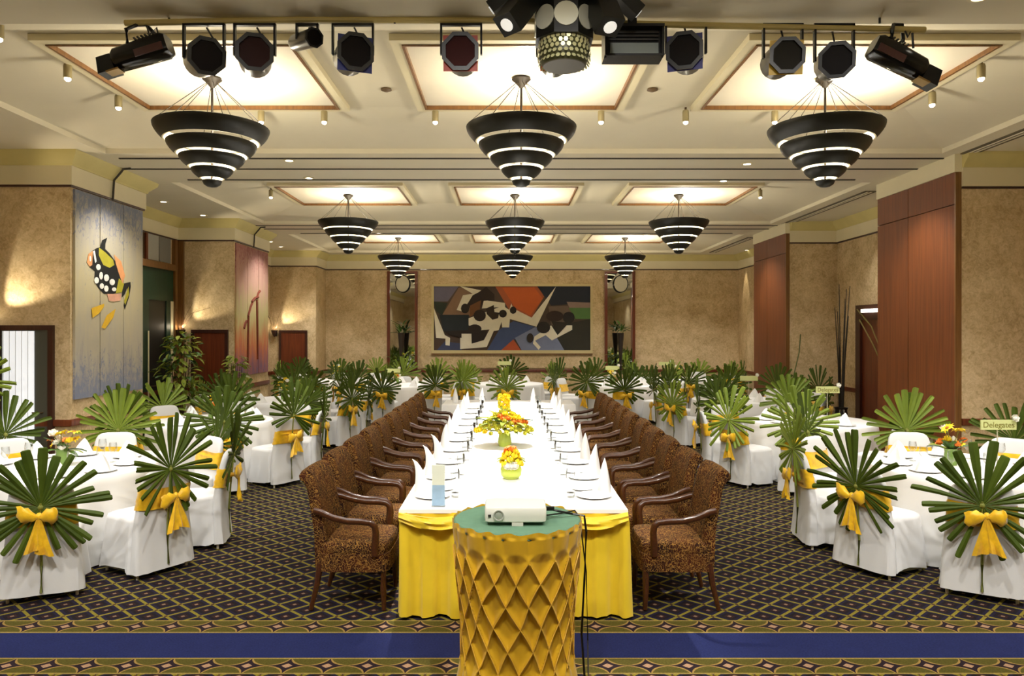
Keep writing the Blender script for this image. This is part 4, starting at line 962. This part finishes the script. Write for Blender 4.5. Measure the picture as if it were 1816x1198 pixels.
for (xa, xb) in ((-TW, -.27), (-.27, .27), (.27, TW)):              # draped swags along the front edge
    m = MB(); rg = []; N = 14
    for i in range(N+1):
        f = i/N; x = xa+(xb-xa)*f; dp = .045*math.sin(PI*f); n = 12
        rg.append([Vector((x, -LY-.012-(.018+.018*math.sin(PI*f))*(1+math.sin(a))*.8*(1+.25*math.sin(5*a+6*f)), .712-dp+(.03+.012*math.sin(PI*f))*math.cos(a+.8*f))) for a in [2*PI*k/n for k in range(n)]])
    m.rings(rg); m.build('swag', M_SKIRT, tbl, 60)
t = thing('cross_table', 'white clothed cross table at the far end of the long table', 'table', (.02, 12.78, 0))
m = MB(); rp = rect_path(1.13, .42, .03); rg = []
for z, out, amp in ((.754, -.01, 0), (.744, 0, 0), (.6, .008, .006), (.3, .015, .012), (.02, .025, .018)):
    rg.append([Vector((x+nx*(out+amp*math.sin(i*.6)), y+ny*(out+amp*math.sin(i*.6)), z)) for i, (x, y, nx, ny) in enumerate(rp)])
m.rings(rg[::-1]); m.build('tablecloth', M_CLOTH, t, 60)

# brown floral armchairs ------------------------------------------------
def make_armchair():
    t = thing('armchair', 'x', 'chair', (0, 0, 0), 0, 'floral armchairs along the long table')
    W = .27
    m = MB()
    m.rings([[Vector((x, y, z)) for x, y, a in se(hx, hy, 24, .35)] for hx, hy, z in ((.262, .248, .40), (.268, .254, .43), (.268, .254, .465), (.255, .243, .487), (.20, .19, .497))]); m.build('seat', M_FLORAL, t, 50)
    m = MB(); m.rings([[Vector((x, y, z)) for x, y, a in se(.272, .257, 20, .25)] for z in (.285, .41)]); m.build('apron', mat('floral_fabric'), t, 50)
    # upholstered back, rolled over at the top (profile in Y,Z swept across X)
    fr_ = [(-.185, .42), (-.195, .55), (-.22, .70), (-.25, .85), (-.275, .93), (-.30, .975), (-.335, .995), (-.375, .985), (-.395, .955), (-.388, .925), (-.362, .912), (-.335, .86), (-.305, .70), (-.28, .55), (-.268, .30), (-.215, .30)]
    m = MB(); rg = []
    for x, sc_ in ((-.262, .86), (-.255, .97), (-.22, 1.0), (0, 1.0), (.22, 1.0), (.255, .97), (.262, .86)):
        cy = sum(p_[0] for p_ in fr_)/len(fr_)
        rg.append([Vector((x*(.93-.05*(z-.3)/.7), (y-(-.27))*(1 if sc_ == 1 else sc_)+(-.27)+.012*(1-(x/.26)**2)*-1, z)) for y, z in fr_])
    m.rings(rg); m.build('backrest', M_FLORAL, t, 50)
    for sx in (-1, 1):
        m = MB(); m.tube([(sx*.24, -.235, .34), (sx*.24, -.255, .2), (sx*.243, -.30, .01)], [.024, .021, .016], 8); m.build('leg', M_CHAIRWOOD, t)
        m = MB(); m.tube([(sx*.235, .215, .34), (sx*.237, .215, .15), (sx*.237, .22, .01)], [.026, .022, .016], 8); m.build('leg', M_CHAIRWOOD, t)
        ar = [(sx*.255, -.275, .715), (sx*.27, -.22, .705), (sx*.288, -.13, .672), (sx*.298, -.03, .652), (sx*.302, .07, .650), (sx*.300, .135, .642), (sx*.296, .165, .615), (sx*.29, .172, .57), (sx*.283, .165, .48), (sx*.275, .16, .40)]
        m = MB(); m.tube(ar, [.015, .016, .016, .016, .017, .018, .018, .017, .016, .016], 8, w=.024, up=(1, 0, 0)); m.build('arm', M_CHAIRWOOD, t, 50)
    return t
ac0 = make_armchair(); first = True
CY = [5.44+.70*i for i in range(10)]
for side, xx, rz in (('left', -1.09, -PI/2), ('right', 1.19, PI/2)):
    for i, y in enumerate(CY):
        lab = 'brown floral armchair with wooden arms, %s from the camera, %s side of long table' % (ORD[i], side)
        rr = rz+random.uniform(-.04, .04)
        if first: ac0.location = (xx, y, 0); ac0.rotation_euler = (0, 0, rr); ac0['label'] = lab; first = False
        else: dup(ac0, lab, (xx+random.uniform(-.015, .015), y, 0), rr)
        sgn = -1 if side == 'left' else 1; px = TX+sgn*(TW-.19); zt = .7555
        w_ = '%s setting from the camera on the %s of the long table' % (ORD[i], side)
        put('plate', ME_PLATE, (px, y, zt), 'white china plate, '+w_, 'plate', 'plates on the long table')
        put('napkin', NAPS[2 if (side == 'left' and i < 3) else i % 2 if i else 0], (TX+sgn*(TW-.085), y+.17, zt), 'tall pointed white napkin, '+w_, 'napkin', 'pointed napkins on the long table', random.uniform(-.3, .3))
        put('goblet', ME_GOBLET, (px-sgn*.16, y+.14, zt), 'clear stemmed goblet, '+w_, 'glass', 'goblets on the long table')
        put('tumbler', ME_TUMBLER, (px-sgn*.17, y-.02, zt), 'clear water tumbler, '+w_, 'glass', 'tumblers on the long table')
        put('side_plate', ME_PLATE, (px-sgn*.06, y+.25, zt), 'small white side plate, '+w_, 'plate', 'side plates on the long table').scale = (.62, .62, .8)
for i, x in enumerate((-.9, -.45, .45, .9)):
    put('napkin', NAPS[i % 2], (x, 12.7, .756), 'pointed white napkin, %s from the left on the far cross table' % ORD[i], 'napkin', 'napkins on the cross table')
# flowers on the long table
zt = .7555
def bouquet_near():
    t = thing('flower_bowl', 'yellow roses with orange bloom in lime glass bowl nearest the projector', 'flowers', (.03, 6.12, zt))
    ob('bowl', lathe_mesh('bowl', [(.001, 0), (.055, 0), (.085, .03), (.09, .08), (.075, .12), (.07, .12), (.08, .08), (.05, .02), (.001, .015)], mat('lime_glass', (190, 204, 84), .15), 18), t)
    rnd = random.Random(3)
    for k in range(22):
        a = k*2.4; rr = .085*math.sqrt(k/22); o = ob('flower', FL['r_y' if k > 4 else ('r_o' if k > 1 else 'g_o')], t)
        o.location = (rr*math.cos(a), rr*math.sin(a)-.01, .26-.14*(k/22)); o.rotation_euler = (.9*rr/.085*-math.sin(a)*-1, .9*rr/.085*math.cos(a), 0)
    for k in range(3): o = ob('flower', FL['r_w'], t); o.location = (-.03+.03*k, -.085, .12); o.rotation_euler = (1.2, 0, 0)
    for k in range(6): o = ob('leaf', GLEAF2, t); o.location = (0, 0, .16); o.rotation_euler = (.1, 0, k*1.05); o.scale = (.8, .75, 1)
bouquet_near()
t = thing('flower_arrangement', 'wide spreading green and gold flower arrangement in middle of the long table', 'flowers', (-.03, 7.85, zt)); rnd = random.Random(9)
ob('bowl', lathe_mesh('bowl', [(.001, 0), (.06, 0), (.075, .05), (.06, .14), (.05, .14), (.06, .05), (.001, .02)], mat('lime_glass'), 18), t)
for k in range(110):
    a = k*2.4; rr = .03+.28*math.sqrt(k/110); zz = .40-.24*(rr/.31)**1.3+rnd.uniform(-.02, .02)
    o = ob('flower', FL[('r_l', 'r_l', 'r_y', 'r_l', 'r_l', 'r_y', 'r_l', 'r_o')[k % 8]], t); o.location = (rr*math.cos(a), rr*.8*math.sin(a), zz); o.rotation_euler = (-math.sin(a)*.6, math.cos(a)*.6, 0)
for k in range(26):
    a = k*2.4+.6; o = ob('leaf', (GLEAF, GLEAF2, GLEAF2)[k % 3], t); o.location = (.05*math.cos(a), .05*math.sin(a), .15+.15*(k/26)); o.rotation_euler = (rnd.uniform(-.25, .5), 0, a-PI/2); o.scale = (1.2, 1.45, 1)
t = thing('flower_box', 'small upright yellow flower block at the far end of the long table', 'flowers', (-.05, 10.6, zt)); rnd = random.Random(19)
ob('bowl', ME_VASE, t)
for k in range(24):
    a = k*2.4; o = ob('flower', FL['r_y' if k % 4 else 'r_l'], t); o.location = (.07*math.cos(a), .07*math.sin(a), .12+.2*k/24); o.rotation_euler = (-math.sin(a), math.cos(a), 0)
# clear menu holder
t = thing('menu_stand', 'upright clear menu stand with blue print on the left front of long table', 'menu stand', (-.485, 5.14, zt))
m = MB(); m.b2((-.045, 0, .006), (.045, .02, .15)); m.build('blue_print', mat('menu_blue', (160, 190, 214), .3, var=.1, vscale=12), t)
m = MB(); m.b2((-.045, 0, .15), (.045, .02, .29)); m.build('pale_print', mat('menu_pale', (226, 232, 214), .3), t)
m = MB(); m.b2((-.05, -.02, 0), (.05, .04, .006)); m.build('foot', M_GLASS, t)

# ------------------------------------------------------------------ projector on its skirted stand
SY, SX, SZ, SR = 4.06, (917-900)*4.06/F, .95, .35
t = thing('projector_stand', 'round stand with green felt top and gold diamond-smocked skirt in front', 'stand', (SX, SY, 0))
m = MB(); m.lathe([(.001, SZ), (SR-.008, SZ), (SR, SZ-.006), (SR, SZ-.03), (.001, SZ-.03)], 64); m.build('felt_top', M_FELT, t)
m = MB(); m.tube([(0, 0, .03), (0, 0, SZ-.03)], .03, 10); m.lathe([(.001, 0), (.22, 0), (.22, .02), (.03, .04)], 24); m.build('pedestal', M_BLACK, t)
def wp(a, d): return .10*math.sin(3*a+4*d)+.07*math.sin(7*a-9*d+1)+.05*math.sin(13*d+2*a)
m = MB(); n, nz = 288, 130; rg = []; nd = 18; dh = .118
for j in range(nz+1):
    z = SZ+.004-(SZ-.01)*j/nz; dpt = SZ-z; rg_ = []
    base = SR+.006-.055*min(1, dpt/.55)+(.05*max(0, (dpt-.72)/.25))
    for k in range(n):
        a = 2*PI*k/n; u = nd*k/n+wp(a, dpt)
        pleat = .010*(abs(math.sin(PI*u*1.0))-.5)*1.2
        v = (dpt-.14)/(2*dh)
        A, B = (u+v) % 1, (u-v) % 1; dA, dB = min(A, 1-A), min(B, 1-B); dd = min(dA, dB)
        puff = .011*math.exp(-(dd/.07)**2)+.014*min(1, dd/.5)*math.sin(PI*((A+B) % 1))**2*.6-.012*(1-math.exp(-(dd/.16)**2))
        f = max(0, min(1, (dpt-.10)/.05))*(1-max(0, min(1, (dpt-.74)/.06)))
        r_ = base+pleat*(1-f)+puff*f
        if dpt < .02: r_ = SR+.004+.004*math.sin(u*PI*4)
        rg_.append(Vector((r_*math.cos(a), r_*math.sin(a), z+(.006*math.sin(u*PI*2) if j == 0 else 0))))
    rg.append(rg_)
m.rings(rg, cap=False); sk = m.build('skirt', M_GOLD, t, 70)
# seams: the raised diamond lines, sewn
m = MB()
for k in range(nd):
    for sgn in (-1, 1):
        pts_ = []
        for j in range(0, 41):
            dpt = .15+.60*j/40; u = k-sgn*(dpt-.14)/(2*dh); a = 2*PI*u/nd; a = 2*PI*(u-wp(a, dpt))/nd
            r_ = SR+.006-.055*min(1, dpt/.55)+.05*max(0, (dpt-.72)/.25)+.013
            pts_.append((r_*math.cos(a), r_*math.sin(a), SZ-dpt))
        m.tube(pts_, .0028, 5)
m.build('smocking_seam', mat('seam_gold', (226, 180, 70), .4), sk)
px_, py_ = P(914, 900, 4.0).x, 4.0
t = thing('projector', 'white box projector with round lens on the green stand', 'projector', (px_, py_, SZ))
m = MB(); rg = [[Vector((x, y, z)) for x, y, a in se(hx, hy, 28, .16)] for hx, hy, z in ((.155, .108, .018), (.163, .115, .024), (.165, .117, .05), (.165, .117, .090), (.160, .112, .098), (.14, .1, .099))]
m.rings(rg); m.build('case', mat('projector_white', (226, 226, 214), .35), t, 40)
n = 24; m = MB(); m.rings([[Vector((-.09+rr*math.cos(2*PI*k/n), yy, .058+rr*math.sin(2*PI*k/n))) for k in range(n)] for rr, yy in ((.029, -.115), (.029, -.124), (.024, -.124), (.022, -.118))], cap=False); m.build('lens_ring', mat('ring_grey', (176, 178, 168), .4), t)
m = MB(); m.rings([[Vector((-.09+rr*math.cos(2*PI*k/n), yy, .058+rr*math.sin(2*PI*k/n))) for k in range(n)] for rr, yy in ((.024, -.118), (.01, -.122))]); m.build('lens', mat('lens_cap', (158, 164, 152), .2), t)
m = MB(); m.b2((-.146, -.119, .048), (-.13, -.116, .062)); m.build('sensor_window', mat('sensor_dark', (60, 60, 54), .3), t)
m = MB(); m.b2((-.02, -.115, 0), (.04, -.085, .018)); m.build('foot', mat('foot_white', (214, 212, 200), .4), t)
for sx in (-.13, .13): m = MB(); m.lathe([(.001, 0), (.014, 0), (.014, .018), (.001, .018)], 10, (sx, .08, 0)); m.build('foot', M_BLACK, t)
m = MB(); m.box((.19, .05, .055), (.05, .025, .02)); m.build('plug', M_BLACK, t)
def rel(pts_): return [Vector(p_) for p_ in pts_]
m = MB(); s_ = SX
m.tube(rel([(px_+.2, py_+.05, SZ+.05), (px_+.26, py_+.05, SZ+.035), (s_+.31, SY+.04, SZ+.012), (s_+.375, SY+.03, SZ+.005), (s_+.385, SY+.02, SZ-.08), (s_+.375, SY+.02, .6), (s_+.36, SY+.03, .3), (s_+.375, SY, .05), (s_+.37, SY-.1, .012), (s_+.36, SY-.5, .012)]), .0065, 6)
tag(m.build('power_cable', M_BLACK), 'black cable from the projector down beside the gold skirt', 'cable')
m = MB(); m.tube(rel([(px_+.17, py_, SZ+.03), (s_+.25, SY+.06, SZ+.01), (s_+.33, SY+.12, SZ+.012), (s_+.36, SY+.14, SZ-.03), (s_+.40, SY+.16, .6), (s_+.41, SY+.17, .2), (s_+.40, SY+.05, .012), (s_+.38, SY-.4, .012)]), .004, 6)
tag(m.build('signal_cable', M_BLACK), 'thinner black cable hanging right of the power cable', 'cable')

# ------------------------------------------------------------------ plants along the walls
def bush(x, y, z0, h, w_, label, seed, nleaf=150, me=(GLEAF, GLEAF2), pot=True):
    rnd = random.Random(seed); t = thing('potted_shrub', label, 'plant', (x, y, 0))
    if pot: ob('pot', lathe_mesh('pot', [(.001, 0), (.16, 0), (.21, .36), (.2, .38), (.17, .36), (.001, .34)], mat('brown_pot', (92, 60, 38), .5), 18), t)
    for k in range(5):
        a = k*1.3; m = MB(); m.tube([(0, 0, .34), (.4*w_*.5*math.cos(a), .4*w_*.5*math.sin(a), z0+.2), (w_*.35*math.cos(a), w_*.35*math.sin(a), h-.15)], [.016, .011, .005], 5); m.build('stem', mat('bark', (70, 54, 34), .8), t)
    for k in range(nleaf):
        a = rnd.uniform(0, 2*PI); zz = rnd.uniform(z0, h); f = (zz-z0)/(h-z0); rr = w_*(.45+.6*math.sin(PI*min(1, f*.8+.15)))*.62*math.sqrt(rnd.random())
        o = ob('leaf', me[0] if rnd.random() < .4 else me[1], t); o.location = (rr*math.cos(a), rr*math.sin(a), zz); o.rotation_euler = (rnd.uniform(-.9, .5), rnd.uniform(-.5, .5), a-PI/2); s_ = rnd.uniform(.6, .95); o.scale = (s_*1.5, s_, s_)
bush(-5.62, 12.6, .75, 1.95, .52, 'leafy green potted shrub standing before the dark green door', 4, 290)
bush(-5.08, 13.75, .7, 1.55, .3, 'smaller pale leafy shrub in front of the hatch door', 5, 110, (GLEAF2, GLEAF2))
def floor_fan(x, y, hubz, label, seed, var=3, pale=False, r=.0, base=True):
    t = palm_leaf((x, y+.385), 0, hubz, random.uniform(-.1, .3), r, var, label, False, pale, 'loose fan palm leaves by the walls')
    m = MB(); m.lathe([(.001, -hubz), (.09, -hubz), (.12, -hubz+.25), (.1, -hubz+.26), (.001, -hubz+.2)], 14, (0, .03, 0)); m.build('pot', mat('brown_pot'), t)
floor_fan(-6.02, 8.2, 1.42, 'palm leaf at the left picture edge before the lit door', 1, 4, True, .4)
def stalks(x, y, label, specs, mm, pot=True):
    t = thing('stalk_arrangement', label, 'dried stalks', (x, y, 0))
    ob('vase', lathe_mesh('tall_vase', [(.001, 0), (.11, 0), (.14, .3), (.1, .55), (.12, .6), (.1, .6), (.08, .5), (.001, .3)], mat('dark_vase', (40, 32, 26), .35), 18), t)
    for pts_, r_ in specs: m = MB(); m.tube(pts_, r_, 5); m.build('stalk', mm, t)
M_BAMB = mat('dark_bamboo', (40, 34, 24), .5); M_REED = mat('dry_reed', (128, 116, 66), .6)
bx_ = []
for k, (px, top) in enumerate(((1477, 545), (1483, 552), (1487, 504), (1499, 530), (1503, 512), (1508, 560), (1512, 506))):
    p_ = P(px, top, 13.4); bx_.append(([(.0+.01*(k-3), .0, .4), ((p_.x-6.1)*.5, .02*k-.05, (p_.z+.4)*.5), (p_.x-6.1, .03*k-.08, p_.z)], [.014, .012, .006]))
stalks(6.1, 13.4, 'tall dark bamboo stalks standing in the right niche', bx_, M_BAMB)
p1 = [P(1520, 548, 11.5), P(1545, 578, 11.5), P(1570, 640, 11.5), P(1590, 720, 11.5)]; p2 = [P(1524, 566, 11.5), P(1548, 610, 11.5), P(1566, 650, 11.5), P(1590, 725, 11.5)]
bx0 = P(1590, 700, 11.5).x
stalks(bx0, 11.5, 'arching dry reeds in front of the right niche door', [([Vector((q.x-bx0, 0, q.z)) for q in reversed(pp)], .011) for pp in (p1, p2)], M_REED)
p1 = [P(1378, 592, 15.6), P(1395, 622, 15.0), P(1410, 655, 14.3)]
c_ = P(1424, 700, 14.2)
stalks(5.45, 14.35, 'single bent green stalk before the second wooden panel', [([(0, 0, .5)]+[Vector((q.x-5.45, q.y-14.35 if q.y < 14.4 else 0, q.z)) for q in reversed(p1)], .012)], mat('green_reed', (84, 92, 44), .6))
for i, px in enumerate((712, 1100)):
    x = (px-900)*(YB-.45)/F; side = 'left' if i == 0 else 'right'
    t = thing('tall_flower_vase', 'dark trumpet vase of leaves standing before the %s wall mirror' % side, 'plant', (x, YB-.5, 0), 0, 'trumpet vases before the mirrors'); rnd = random.Random(60+i)
    ob('vase', lathe_mesh('trumpet', [(.001, 0), (.12, 0), (.1, .05), (.03, .3), (.035, 1.2), (.10, 1.95), (.085, 1.95), (.02, 1.3), (.001, 1.25)], mat('dark_vase'), 16), t)
    for k in range(16):
        a = k*2.4; o = ob('leaf', GLEAF, t); o.location = (.05*math.cos(a), .05*math.sin(a), 1.9+.3*rnd.random()); o.rotation_euler = (rnd.uniform(-.2, 1.0), 0, a-PI/2); o.scale = (1.2, 1.5, 1)
    for k in range(60):
        a = rnd.uniform(0, 6.3); rr = .26*math.sqrt(rnd.random()); o = ob('leaf', GLEAF if k % 3 else GLEAF2, t); o.location = (rr*math.cos(a), rr*math.sin(a)*.6, rnd.uniform(.7, 1.35)); o.rotation_euler = (rnd.uniform(-.6, .8), 0, a-PI/2)
